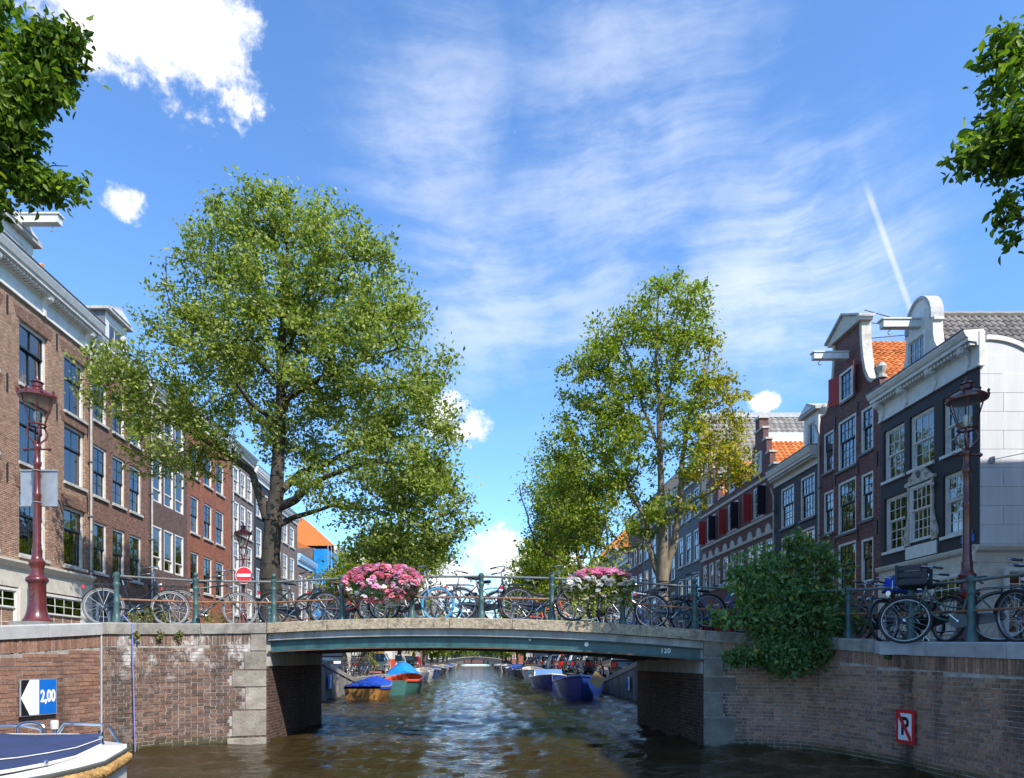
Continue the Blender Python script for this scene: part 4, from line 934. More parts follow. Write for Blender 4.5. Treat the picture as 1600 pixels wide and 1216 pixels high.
mb = MB(); mb.quad((FR+.2, 48.5, 14.9), (FR+18, 48.5, 14.9), (FR+18, 52, 20.2), (FR+1.5, 52, 20.2)); mb.quad((FR+.2, 55, 14.9), (FR+18, 55, 14.9), (FR+18, 52, 20.2), (FR+1.5, 52, 20.2)); mb.quad((FR+.2, 48.5, 14.9), (FR+.2, 55, 14.9), (FR+1.5, 52, 20.2))
roof = mb.build('roof', 'roof_dark', R5); tile_roof(roof, (FR+.5, 48.5, 14.9), (.42, 0, 0), Vector((0, 3.5, 5.3))/15, 40, 15, 'tiles_grey', 300)
MB().box(FR+1.2, FR+18, 51.8, 52.2, 20.1, 20.45).build('ridge_cap', 'granite_light', roof)
MB().box(FR+5, FR+7.6, 49.3, 50.6, 15.5, 18.1).build('skylight', 'white_paint', roof)
# ---------------------------------------------------------------- distant terraces on both quays
mats_far = ['brick_brown', 'paint_black_brick', 'brick_greybrown', 'brick_maroon', 'paint_grey_brick', 'brick_red', 'brick_purple']
rr = random.Random(11)
for fx, s, lab, skip in ((FXL, 76.0, 'distant canal house on the quay beyond the blue scaffold netting', 0), (FXR, 54.6, 'distant canal house on the quay beyond the slate grey house', 1)):
    while s < 185:
        wd = rr.uniform(5, 7.5); e = s+wd; zt = rr.uniform(11.5, 15.5); n = 3 if wd > 5.6 else 2; pit = wd/n
        cs_ = [(s+pit*i+pit*.2, s+pit*i+pit*.8) for i in range(n)]; rows = [(z, z+1.9) for z in np.arange(2.4, zt-2, 2.9)]
        mm = rr.choice(mats_far); rowhouse('canal_house', {'brick_brown': 'brown brick', 'paint_black_brick': 'black painted', 'brick_greybrown': 'grey brown', 'brick_maroon': 'maroon brick', 'paint_grey_brick': 'slate grey', 'brick_red': 'red brick', 'brick_purple': 'dark purple'}[mm]+' '+lab, fx, s, e, zt, cs_, rows, mm, dict(wt, detail=0, fw=.12), rr.choice([.5, .8, .9]), roof=rr.choice(['roof_dark', 'tiles_orange']), zr=rr.uniform(2, 4), group='distant canal houses '+('left' if fx is FXL else 'right'))
        s = e
# house across the street on the near right corner; it stands outside the picture and shades the right bank
def FXN(s, d, z): return (s, 15.3+d, z)
def FXW(s, d, z): return (12.75-d, s, z)
NR = thing('corner_house', 'brick corner house beside the shaded quay, across the street from the white wall', 'building', (12.75, 15.3, 1.9))
wa = [(s, s+1.2, z, z+2.0) for s in (-5, -2, 1, 4, 7, 10, 12.6) for z in (3, 6.2, 9.4, 12.4)]; wb = [(s, s+1.2, z, z+2.0) for s in (13.6, 16.5, 19.5, 22.5) for z in (3, 6.2, 9.4, 12.4)]
mb = MB(); wall_mesh(mb, FXW, -6, 15.3, 1.9, 15.9, wa); wall_mesh(mb, FXN, 12.75, 25, 1.9, 15.9, wb); mb.quad((12.75, -6, 1.9), (25, -6, 1.9), (25, -6, 15.9), (12.75, -6, 15.9)); mb.quad((25, 15.3, 1.9), (25, -6, 1.9), (25, -6, 15.9), (25, 15.3, 15.9)); mb.build('wall', 'brick_brown', NR)
for q in wa: window(NR, FXW, *q, cols=2, up=2, low=2, detail=0)
for q in wb: window(NR, FXN, *q, cols=2, up=2, low=2, detail=0)
MB().box(12.5, 25.2, -6.2, 15.5, 15.9, 16.15).build('roof', 'roof_dark', NR)

def downpipe(root, fx, s, zt, zb=2.0):
    p = MB().tube([fx(s, .12, zb), fx(s, .12, zt-.5), fx(s, .3, zt)], .045, 8).build('downpipe', 'sill_stone', root, True)
    for z in np.arange(zb+1, zt-1, 2.2): MB().box(s-.07, s+.07, .01, .18, z, z+.05, fx).build('pipe_bracket', 'gutter', p)
downpipe(L1, FXL, 27.55, 14.6); downpipe(L3, FXL, 32.75, 14.6); downpipe(L5, FXL, 43.75, 15.3); downpipe(R2, FXR, 31.75, 12.6); downpipe(R3, FXR, 36.55, 10.9)

MB().box(FR+.32, FR+.42, .02, .12, 7.9, 8.1, FXS).build('wall_hook', 'grey_metal', R1); MB().tube([FXS(FR+.37, .12, 8.0), FXS(FR+2.2, .3, 8.35), FXS(FR+6, .6, 9.4)], .012, 5).build('cable', 'gutter', R1)
MB().tube([FXS(FR+3.6, .1, 2), FXS(FR+3.6, .1, 9.5)], .05, 8).build('downpipe', 'sill_stone', R1, True)
# ================================================================== BICYCLES
def bez(a, b, c, n=8):
    a, b, c = Vector(a), Vector(b), Vector(c); return [(1-t)**2*a+2*t*(1-t)*b+t*t*c for t in np.linspace(0, 1, n)]
def arcxz(c, R, a0, a1, n=16, y=0): return [(c[0]+R*math.cos(a), y, c[2]+R*math.sin(a)) for a in np.linspace(a0, a1, n)]
def make_bike(kind):
    b = thing('bicycle', 'x', 'bicycle', (0, 0, 0), local=True); R = .345
    for hx in (0, 1.1):
        h = (hx, 0, R); w = MB().ring(h, R-.02, .02, n=36, m=8).build('wheel', 'rubber', b, True)
        MB().ring(h, R-.045, .012, n=36, m=6, sq=1.2).build('rim', 'rim_steel', w, True)
        sp = MB()
        for i in range(20):
            a = 2*PI*i/20; k = 1 if i % 2 else -1; a2 = a+.35*(1 if i % 4 < 2 else -1)
            sp.tube([(hx+.022*math.cos(a2), k*.028, R+.022*math.sin(a2)), (hx+(R-.05)*math.cos(a), 0, R+(R-.05)*math.sin(a))], .0028, 3, False)
        sp.build('spokes', 'rim_steel', w)['kind'] = 'stuff'
        hub = MB(); hub.tube([(hx, -.045, R), (hx, -.02, R), (hx, .02, R), (hx, .045, R)], [.02, .028 if hx else .04, .028 if hx else .04, .02], 10).build('hub', 'chrome', w, True)
        mg = MB(); a0, a1 = ((.35, 3.5) if hx == 0 else (.15, 2.75))
        L = []
        for a in np.linspace(a0, a1, 20):
            L.append([(hx+(R+.022-.012*abs(y)/.03)*math.cos(a), y, R+(R+.022-.012*abs(y)/.03)*math.sin(a)) for y in (-.03, -.015, .015, .03)])
        mg.loft(L, closed=False, caps=False).build('mudguard', 'black_paint', b, True)
    bb = (.46, 0, .30); st = (.325, 0, .76); ht = (.845, 0, .86); hb = (.885, 0, .66)
    f = MB(); f.tube([bb, st], .016, 8); f.tube([ht, hb], .02, 8)
    for y in (-.05, .05): f.tube([(st[0], 0, st[2]-.04), (.2, y*.8, .60), (0, y, R)], .009, 6); f.tube([bb, (.2, y, .32), (0, y, R)], .010, 6)
    if kind == 'oma':
        f.tube(bez(hb, (.80, 0, .32), (.5, 0, .31), 10), .018, 8); f.tube(bez((.855, 0, .8), (.72, 0, .48), (.405, 0, .50), 10), .014, 8)
    else:
        f.tube([hb, bb], .018, 8); f.tube([(.33, 0, .73), (.85, 0, .82)], .016, 8)
    f.build('frame', 'black_paint', b, True)
    fk = MB()
    for y in (-.045, .045): fk.tube([(.89, y*.5, .65)]+bez((.90, y, .60), (.97, y, .42), (1.1, y, R), 6), .011, 6)
    fk.build('fork', 'black_paint', b, True)
    hbm = MB(); hbm.tube([(.845, 0, .86), (.82, 0, 1.0), (.845, 0, 1.03)], .012, 8)
    for y in (-1, 1): hbm.tube([(.845, 0, 1.03)]+bez((.90, y*.08, 1.06), (.93, y*.27, 1.10), (.76, y*.29, 1.05), 7)+[(.62, y*.27, 1.02)], .011, 8)
    H = hbm.build('handlebar', 'chrome', b, True)
    for y in (-1, 1): MB().tube([(.73, y*.286, 1.043), (.61, y*.268, 1.018)], .017, 8).build('grip', 'grip', H, True)
    sd = MB(); rings = []
    for x, wd, z in ((.14, .03, .885), (.17, .09, .89), (.24, .105, .885), (.32, .075, .875), (.40, .035, .87), (.45, .022, .865), (.465, .01, .86)):
        rings.append([(x, wd*math.cos(a), z+.035*math.sin(a)*(1 if math.sin(a) > 0 else .9)) for a in np.linspace(0, 2*PI, 10)[:-1]])
    S = sd.loft(rings).build('saddle', 'saddle_black', b, True); sp2 = MB(); sp2.tube([(.325, 0, .76), (.30, 0, .86)], .013, 8)
    for y in (-.05, .05): sp2.tube(arcxz((.2, 0, .845), .022, 0, 2*PI, 8, y), .007, 5)
    sp2.build('seat_post', 'chrome', S, True)
    rk = MB()
    for y in (-.06, .06): rk.tube([(.28, y*.6, .72), (.15, y, .745), (-.30, y, .745)], .007, 6); rk.tube([(-.18, y, .745), (0, y*1.1, R)], .006, 5); rk.tube([(-.02, y, .745), (0, y*1.1, R)], .005, 5)
    for x in (-.3, -.12, .06): rk.tube([(x, -.06, .745), (x, .06, .745)], .006, 5)
    rk.build('rack', 'black_paint', b, True)
    MB().box(-.345, -.30, -.035, .035, .66, .72).build('rear_light', 'red_lens', b)
    MB().lathe([(.03, -.03), (.042, .0), (.042, .02)], 12, (0, 0, 0)).build('head_light', 'chrome', b, True); hl = [c for c in b.children if c.name.startswith('head_light')][0]; hl.location = (.93, 0, .79); hl.rotation_euler = (0, PI/2, 0)
    if kind == 'oma':
        out = [(.46+.10*math.cos(a), .30+.10*math.sin(a)) for a in np.linspace(-1.9, 1.9, 12)]+[(.05, .40), (-.06, .385), (-.075, .335), (-.05, .295)]
        MB().prism(out, .045, .085, lambda x, z, y: (x, y, z)).build('chain_case', 'black_paint', b)
    else:
        MB().ring((.46, .05, .30), .085, .008, n=20, m=5).build('chain_ring', 'chrome', b, True)
        c = MB(); c.tube([(.46, .05, .385), (0, .05, R+.035)], .005, 4); c.tube([(.46, .05, .215), (0, .05, R-.035)], .005, 4); c.build('chain', 'grey_metal', b)['kind'] = 'stuff'
    cr = MB(); cr.tube([(.46, -.09, .30), (.46, .1, .30)], .014, 8)
    for k in (-1, 1): cr.tube([(.46, k*.09, .30), (.46+k*.12, k*.1, .30+k*.12)], .009, 6)
    C = cr.build('crank', 'chrome', b, True)
    for k in (-1, 1): MB().box(.46+k*.12-.045, .46+k*.12+.045, k*.1 if k > 0 else -.19, .19 if k > 0 else -.1, .30+k*.12-.012, .30+k*.12+.012).build('pedal', 'rubber', C)
    MB().tube([(.36, .04, .28), (.28, .16, .015)], .009, 6).build('kickstand', 'chrome', b)
    return b
PROTO = {k: make_bike(k) for k in ('oma', 'diamond')}; USED = set()
def crate(b, x, z, m_, w=.36, d=.28, h=.24):
    c = MB()
    for i in range(3): zz = z+h*(.16+.34*i); c.box(x-d/2, x+d/2, -w/2, -w/2+.012, zz-.03*h/.24*1.3, zz+.035, ); c.box(x-d/2, x+d/2, w/2-.012, w/2, zz-.04, zz+.035); c.box(x-d/2, x-d/2+.012, -w/2+.012, w/2-.012, zz-.04, zz+.035); c.box(x+d/2-.012, x+d/2, -w/2+.012, w/2-.012, zz-.04, zz+.035)
    for sx in (-1, 1):
        for sy in (-1, 1): c.box(x+sx*d/2-.016, x+sx*d/2+.016, sy*w/2-.016, sy*w/2+.016, z, z+h)
    c.box(x-d/2, x+d/2, -w/2, w/2, z-.012, z)
    c.build('crate', m_, b)
def bike(label, kind, p, q, z, frame='black_paint', tyre=None, front_tyre=None, saddle=None, lean=.08, crate_=None, group='bicycles parked on the bridge', hz=0, small=False):
    src = PROTO[kind]
    o = src if kind not in USED else copy_tree(src); USED.add(kind)
    p, q = Vector(p), Vector(q); d = (q-p).normalized(); s = 1.0
    yaw = math.atan2(d.y, d.x)
    o.location = (p.x, p.y, z); o.rotation_euler = (lean if d.x < 0 else -lean, 0, yaw); o.rotation_euler = (lean if d.x > 0 else -lean, 0, yaw) if hz else o.rotation_euler
    o['label'] = label; o['category'] = 'bicycle'; o['group'] = group
    def setm(c, m_):
        if len(c.material_slots): c.material_slots[0].link = 'OBJECT'; c.material_slots[0].material = MATS[m_]
    for c in each(o):
        n = c.name.split('.')[0]
        if n in ('frame', 'fork'): setm(c, frame)
        if n == 'wheel':
            isf = sum(v.co.x for v in c.data.vertices)/len(c.data.vertices) > .5
            setm(c, (front_tyre if isf and front_tyre else tyre) or 'rubber')
        if n == 'saddle' and saddle: setm(c, saddle)
    if crate_: crate(o, *crate_)
    return o
zd = lambda x: zk(x)-.013
def bridge_bike(label, kind, pr, pf, d=.62, **kw):
    a = Vector(bp(pr, d)); b = Vector(bp(pf, d)); return bike(label, kind, a, b, zd(a.x), **kw)
def wing_bike(label, kind, pa, la, lb, off, zf, dz=0, **kw):
    a, _, n1 = pa.at(la); b, _, n2 = pa.at(lb); a = a-n1*off; b = b-n2*off; return bike(label, kind, a, b, zf+dz, **kw)
# left wing
a = P(162, 0, 12.3).xy; b = P(252, 0, 12.75).xy; bike('black bicycle with pale tyres at the railing end by the maroon lamp post', 'oma', a, b, 2.24, tyre='tyre_grey', lean=.1)
a = P(281, 0, 13.0).xy; b = P(366, 0, 13.45).xy; bike('thin grey framed bicycle leaning below the no entry sign', 'diamond', a, b, 2.27, frame='frame_grey', tyre='tyre_grey', lean=.06)
bridge_bike('black bicycle with large chain case in front of the big tree trunk', 'oma', 412, 503, .6)
bridge_bike('maroon bicycle with brown saddle left of the pink flower box', 'oma', 488, 575, 1.05, frame='frame_maroon', saddle='saddle_brown', tyre='rubber')
bridge_bike('maroon bicycle with black saddle behind the brown saddled one', 'oma', 545, 455, 1.5, frame='frame_maroon')
bridge_bike('silver bicycle with a bright blue front tyre beside the pink flowers', 'diamond', 600, 690, .6, frame='frame_silver', front_tyre='tyre_blue')
bridge_bike('black step-through bicycle with rear rack in the middle of the bridge', 'oma', 727, 813, .75)
bridge_bike('black step-through bicycle with chain case left of the white flower box', 'oma', 820, 905, .55, frame='black_paint')
bridge_bike('dark bicycle half hidden by the pink flower box', 'oma', 660, 572, 1.35)
bridge_bike('silver framed bicycle right of the white flower box', 'diamond', 1085, 1004, 1.0, frame='frame_silver')
bridge_bike('black bicycle with big chain case under the multi-stemmed tree', 'oma', 1036, 1120, .6)
bridge_bike('black bicycle standing behind the middle post of the bridge', 'oma', 790, 702, 1.3, frame='frame_grey')
bridge_bike('dark bicycle standing behind the white flower box', 'oma', 985, 900, 1.2)
bridge_bike('dark blue bicycle beside the leafy bush', 'oma', 1105, 1185, 1.1, frame='frame_blue')
# far kerb
for lab, k, pr, pf, kw in (('silver bicycle with a blue front tyre at the far railing', 'diamond', 612, 700, dict(frame='frame_silver', front_tyre='tyre_blue')), ('bright orange bicycle at the far railing', 'oma', 855, 955, dict(frame='frame_orange', tyre='tyre_grey')),
                           ('white tyred silver bicycle at the far railing behind the white flowers', 'diamond', 955, 1040, dict(frame='frame_silver', tyre='tyre_grey')), ('black bicycle at the far railing behind the tree trunk bicycles', 'oma', 440, 530, {}), ('dark green bicycle at the far railing left of the pink flowers', 'oma', 520, 610, dict(frame='frame_green')),
                           ('black bicycle at the far railing behind the middle of the bridge', 'oma', 770, 690, {}), ('blue bicycle at the far railing right of the multi-stemmed tree', 'diamond', 1060, 1140, dict(frame='frame_blue'))):
    t0, t1 = (pr-418)/682, (pf-418)/682; d = 3.95
    bridge_bike(lab, k, 742+(pr-742)*1.02, 742+(pf-742)*1.02, d, group='bicycles at the far railing', **kw)
# right wing
zq = 1.87
wing_bike('bicycle with a bright blue crate on the shaded quay', 'oma', pR2, 1.15, .05, .5, zq, frame='frame_grey', crate_=(.98, .86, 'crate_blue', .42, .32, .24))
wing_bike('bicycle with a large black crate in front of the right lamp post', 'oma', pR2, 2.05, .95, .6, zq-.02, frame='frame_green', crate_=(1.0, .84, 'crate_black', .44, .36, .28))
wing_bike('black bicycle with silver handlebar at the end of the shaded quay', 'oma', pR2, 3.6, 2.5, .5, zq-.04)
wing_bike('silver framed bicycle behind the black crate', 'diamond', pR2, 3.0, 1.9, 1.0, zq-.03, frame='frame_silver')
wing_bike('dark bicycle tucked behind the leafy bush', 'oma', pR, 3.0, 2.1, .75, zq+.06, frame='frame_grey', tyre='tyre_grey')
wing_bike('green bicycle beside the blue crate', 'diamond', pR, 2.75, 1.9, 1.25, zq+.08, frame='frame_green')
wing_bike('black bicycle parked against the shaded railing between the crates', 'oma', pR2, -.2, .85, .95, zq)
# ================================================================== LAMP POSTS
def make_lamp():
    L = thing('lamp_post', 'x', 'lamp', (0, 0, 0), local=True)
    MB().lathe([(.235, 0), (.235, .03), (.20, .07), (.165, .17), (.145, .32), (.14, .66), (.15, .69), (.178, .72), (.18, .76), (.16, .79), (.12, .82), (.105, .9), (.11, .98), (.13, 1.02), (.132, 1.07), (.10, 1.1), (.082, 1.16), (.085, 1.28)], 20).build('base', 'maroon_iron', L, True)
    for z, r in ((.58, .02), (.47, .032), (.38, .016)): MB().obox((-.0, -.143, z), (r, 0, 0), (0, .012, 0), (0, 0, r)).build('relief', 'maroon_iron', [c for c in L.children][0])
    MB().lathe([(.078, 1.281), (.07, 1.33), (.074, 1.36), (.066, 1.4), (.062, 2.2), (.072, 2.23), (.072, 2.27), (.058, 2.3), (.055, 2.75), (.07, 2.78), (.072, 2.83), (.056, 2.86), (.05, 3.05), (.066, 3.08), (.066, 3.12), (.045, 3.15), (.03, 3.2)], 16).build('pole', 'maroon_iron', L, True)
    c = MB(); c.tube([(-.22, 0, 3.06), (.22, 0, 3.06)], .016, 8)
    for k in (-.22, .22): c.lathe([(.01, -.035), (.035, -.01), (.035, .015), (.01, .035)], 10, (k, 0, 3.06))
    c.build('ladder_bar', 'maroon_iron', L, True)
    b = MB()
    for i in range(4):
        a = PI/4+i*PI/2; b.tube([(r*math.cos(a), r*math.sin(a), z) for r, z in ((.035, 3.14), (.07, 3.2), (.14, 3.27), (.165, 3.34), (.14, 3.41), (.115, 3.45), (.125, 3.48))], .016, 6)
    b.build('bracket', 'maroon_iron', L, True)
    b = MB().ring((0, 0, 3.485), .135, .018, 'z', 20, 6).build('lower_ring', 'maroon_iron', L, True)
    g = MB(); r0, r1, z0, z1 = .128, .262, 3.5, 3.95
    for i in range(6):
        a0, a1 = 2*PI*i/6, 2*PI*(i+1)/6
        p = MB(); p.quad((r0*math.cos(a0), r0*math.sin(a0), z0), (r0*math.cos(a1), r0*math.sin(a1), z0), (r1*math.cos(a1), r1*math.sin(a1), z1), (r1*math.cos(a0), r1*math.sin(a0), z1)); p.build('pane', 'lamp_glass', L)
        MB().tube([(r0*math.cos(a0), r0*math.sin(a0), z0), (r1*math.cos(a0), r1*math.sin(a0), z1)], .007, 5).build('glazing_bar', 'maroon_iron', L)
    MB().lathe([(.02, 3.46), (.035, 3.5), (.03, 3.56), (.05, 3.6), (.055, 3.66), (.04, 3.72), (.01, 3.74)], 12).build('bulb', 'white_plastic', L, True)
    r = MB(); r.lathe([(.262, 3.952), (.30, 3.96), (.305, 3.99), (.27, 4.03), (.2, 4.08), (.1, 4.13), (.075, 4.15), (.085, 4.16), (.085, 4.22), (.11, 4.24), (.06, 4.27), (.03, 4.29), (.025, 4.33), (.008, 4.38)], 20); hood = r.build('hood', 'maroon_iron', L, True)
    for i in range(8):
        a = 2*PI*i/8; MB().lathe([(.022, 0), (.03, .02), (.012, .045), (.026, .075), (.004, .11)], 6, (.29*math.cos(a), .29*math.sin(a), 3.985)).build('crown_leaf', 'maroon_iron', hood, True)
    return L
LP = make_lamp()
lamps = [(P(58, 0, 12.1), 2.29, 1.0, 'maroon cast iron lamp post with a grey sign panel on the left quay'), (P(1511, 0, 10.9), 1.95, .96, 'maroon cast iron lamp post standing before the black and white corner house'), (P(380, 0, 24.3), 2.15, 1.0, 'distant maroon lamp post carrying the round no entry sign')]
for i, (p, z, s, lab) in enumerate(lamps):
    o = LP if i == 0 else copy_tree(LP); o.location = (p.x, p.y, z); o.scale = (s, s, s); o['label'] = lab; o['group'] = 'crown lantern lamp posts'
    pl_ = MB().box(-.3, .3, -.3, .3, -.14, 0).build('plinth', 'granite', None); pl_.parent = o
# ================================================================== SIGNS
p = P(61, 763, 12.2); s = thing('sign_panel', 'blank grey back of a rectangular traffic sign strapped to the lamp post', 'sign', p)
MB().box(p.x-.33, p.x+.33, p.y+.0, p.y+.012, p.z-.33, p.z+.32).build('plate', 'grey_metal', s)
for a in (-1, 1): MB().box(p.x-.34, p.x+.34, p.y-.02, p.y-.001, p.z+a*.315-.012, p.z+a*.315+.012).build('edge_rail', 'grey_metal', s)
for a in (-.28, .28): MB().ring((P(58, 0, 12.1).x, 12.1, p.z+a), .072, .008, 'z', 16, 5).build('strap', 'grey_metal', s)
p = P(381, 899, 24.1); s = thing('no_entry_sign', 'round red no entry sign with a white bar on the distant lamp post', 'sign', p)
def disc(mb, r, y0, y1, c): mb.prism([(c.x+r*math.cos(a), c.z+r*math.sin(a)) for a in np.linspace(0, 2*PI, 33)[:-1]], y0, y1, lambda x, z, y: (x, y, z)); return mb
disc(MB(), .305, p.y, p.y+.015, p).build('plate', 'sign_white', s); disc(MB(), .285, p.y-.006, p.y-.001, p).build('red_face', 'sign_red', s); MB().box(p.x-.24, p.x+.24, p.y-.011, p.y-.007, p.z-.05, p.z+.05).build('white_bar', 'sign_white', s)
def wall_sign(name, label, pa, l, zc, w, h):
    q, t, nn = pa.at(l); ang = math.atan2(t.y, t.x); s = thing(name, label, 'sign', (q.x+nn.x*.07, q.y+nn.y*.07, zc), local=True)
    # local x runs to the right in the picture, local -y faces the water
    s.rotation_euler = (0, 0, math.atan2(nn.y, nn.x)+PI/2); return s
s = wall_sign('depth_sign', 'white and blue water depth board reading 2,00 on the red brick quay wall', pL2, 1.35, 1.06, .62, .55)
MB().box(-.33, .33, 0, .014, -.275, .275).build('plate', 'grey_metal', s); MB().box(-.315, 0, -.004, -.001, -.26, .26).build('white_field', 'sign_white', s); MB().box(0.001, .315, -.004, -.001, -.26, .26).build('blue_field', 'sign_blue', s)
for k in (-1, 1):
    MB().prism([(-.315, k*.26), (-.315, k*.01), (-.17, k*.26)], -.008, -.005, lambda x, z, y: (x, y, z)).build('black_corner', 'sign_black', s)
put('lettering', text_mesh('2,00', .185, 'sign_white', .002, .006), s, (.158, -.008, .0), (PI/2, 0, 0), (.86, 1.35, 1))
s = wall_sign('no_mooring_sign', 'red and white no berthing sign with a struck out P on the dark quay wall', pR2, .72, .62, .4, .5)
MB().box(-.2, .2, 0, .014, -.255, .255).build('plate', 'sign_red', s); MB().box(-.145, .145, -.004, -.001, -.2, .2).build('white_field', 'sign_white', s)
put('lettering', text_mesh('P', .36, 'sign_black', .002, .008), s, (.0, -.0065, -.005), (PI/2, 0, 0), (.95, 1.05, 1))
MB().prism([(-.145, .2), (-.105, .2), (.145, -.15), (.145, -.2), (.105, -.2), (-.145, .15)], -.013, -.0095, lambda x, z, y: (x, y, z)).build('red_stroke', 'sign_red', s)
for lab, sx, xq, yy, zz in (('blue and white mooring board on the left concrete quay wall', 1, XL, 28.2, .75), ('blue and white depth board on the right concrete quay wall', -1, XR, 28.9, .65)):
    s = thing('mooring_sign', lab, 'sign', (xq+sx*.1, yy, zz)); MB().box(xq+sx*.1, xq+sx*.115, yy-.28, yy+.28, zz-.3, zz+.3).build('plate', 'sign_blue', s)
    MB().prism([(yy-.27, zz-.28), (yy+.02, zz-.28), (yy-.12, zz), (yy+.02, zz+.28), (yy-.27, zz+.28)] if sx < 0 else [(yy+.27, zz-.28), (yy-.02, zz-.28), (yy+.12, zz), (yy-.02, zz+.28), (yy+.27, zz+.28)], xq+sx*.117, xq+sx*.121, lambda y, z, x: (x, y, z)).build('white_arrow', 'sign_white', s)
p = P(1514, 846, 21.5); s = MB().box(FR-.02, FR-.001, 22.0, 22.6, 5.48, 5.72).build('street_name_plate', 'sign_blue', R1)
# rope hanging down the left wing
p, t, nn = pL.at(2.5); r0 = p+nn*.07
o = MB().tube([(pts_x, pts_y, zz) for pts_x, pts_y, zz in [(r0.x-nn.x*.3, r0.y-nn.y*.3, 2.42), (r0.x-nn.x*.12, r0.y-nn.y*.12, 2.3), (r0.x, r0.y, 2.25), (r0.x+.01, r0.y, 1.5), (r0.x+.03, r0.y, .8), (r0.x+.05, r0.y, -.05)]], .009, 6).build('mooring_rope', 'rope_blue', None, True, label='thin pale blue rope hanging from the railing down the wall into the water', cat='rope', org=(r0.x, r0.y, 0))
# ================================================================== FLOWER BOXES
def leaf_patch(n, pos, size, rng, up=.7, fine=False):
    """n separate leaves (diamonds folded on the midrib) at pos (n x 3); returns verts, faces"""
    d = rng.normal(size=(n, 3)); d[:, 2] -= .15; d /= np.linalg.norm(d, axis=1)[:, None]
    nrm = rng.normal(size=(n, 3)); nrm[:, 2] += up; s = np.cross(d, nrm); s /= np.linalg.norm(s, axis=1)[:, None]+1e-9; u = np.cross(s, d)
    L = size*rng.uniform(.5, 1.45, n)[:, None]; wv = L*.30; fold = L*.10
    if fine:                                                    # pointed oval leaf that curls down to its tip
        v = np.stack([pos, pos+d*L*.28+s*wv*.85+u*fold, pos+d*L*.62+s*wv*.8+u*fold*.8, pos+d*L-u*fold*1.6, pos+d*L*.62-s*wv*.8+u*fold*.8, pos+d*L*.28-s*wv*.85+u*fold], 1).reshape(-1, 3)
        i = np.arange(n)*6; return v, np.concatenate([np.stack([i, i+1, i+2, i+3], 1), np.stack([i, i+3, i+4, i+5], 1)])
    v = np.stack([pos, pos+d*L*.5+s*wv+u*fold, pos+d*L, pos+d*L*.5-s*wv+u*fold], 1).reshape(-1, 3)
    i = np.arange(n)*4; f = np.concatenate([np.stack([i, i+1, i+2], 1), np.stack([i, i+2, i+3], 1)])
    return v, f
def np_mesh(name, v, f, m_):
    me = bpy.data.meshes.new(name); me.vertices.add(len(v)); me.vertices.foreach_set('co', v.astype(np.float32).ravel())
    me.loops.add(f.size); me.loops.foreach_set('vertex_index', f.astype(np.int32).ravel()); k = f.shape[1]
    me.polygons.add(len(f)); me.polygons.foreach_set('loop_start', np.arange(len(f), dtype=np.int32)*k); me.polygons.foreach_set('loop_total', np.full(len(f), k, dtype=np.int32))
    me.update(calc_edges=True); me.validate(); me.materials.append(MATS[m_]); return me
def foliage(name, parent, v, f, m_):
    off = np.array(ORG.get(parent.name, (0, 0, 0))); o = bpy.data.objects.new(name, np_mesh(name, v-off, f, m_)); COL.objects.link(o); o.parent = parent; return o
RN = np.random.default_rng(21)
def blossom(m_):
    rng = np.random.default_rng(4); V = []; Fc = []
    for i in range(16):
        c = rng.normal(size=3); c /= np.linalg.norm(c); c[2] = abs(c[2])*.8; c *= .048
        for k in range(5):
            a = 2*PI*k/5; d = np.array([math.cos(a), math.sin(a), .25]); t = np.array([-math.sin(a), math.cos(a), 0]); b = len(V)
            V += [c, c+d*.014+t*.011, c+d*.026, c+d*.014-t*.011]; Fc.append((b, b+1, b+2)); Fc.append((b, b+2, b+3))
    return np_mesh('blossom', np.array(V), np.array(Fc), m_)
BL = {m_: blossom(m_) for m_ in ('petal_pink', 'petal_coral', 'petal_white', 'petal_lilac')}
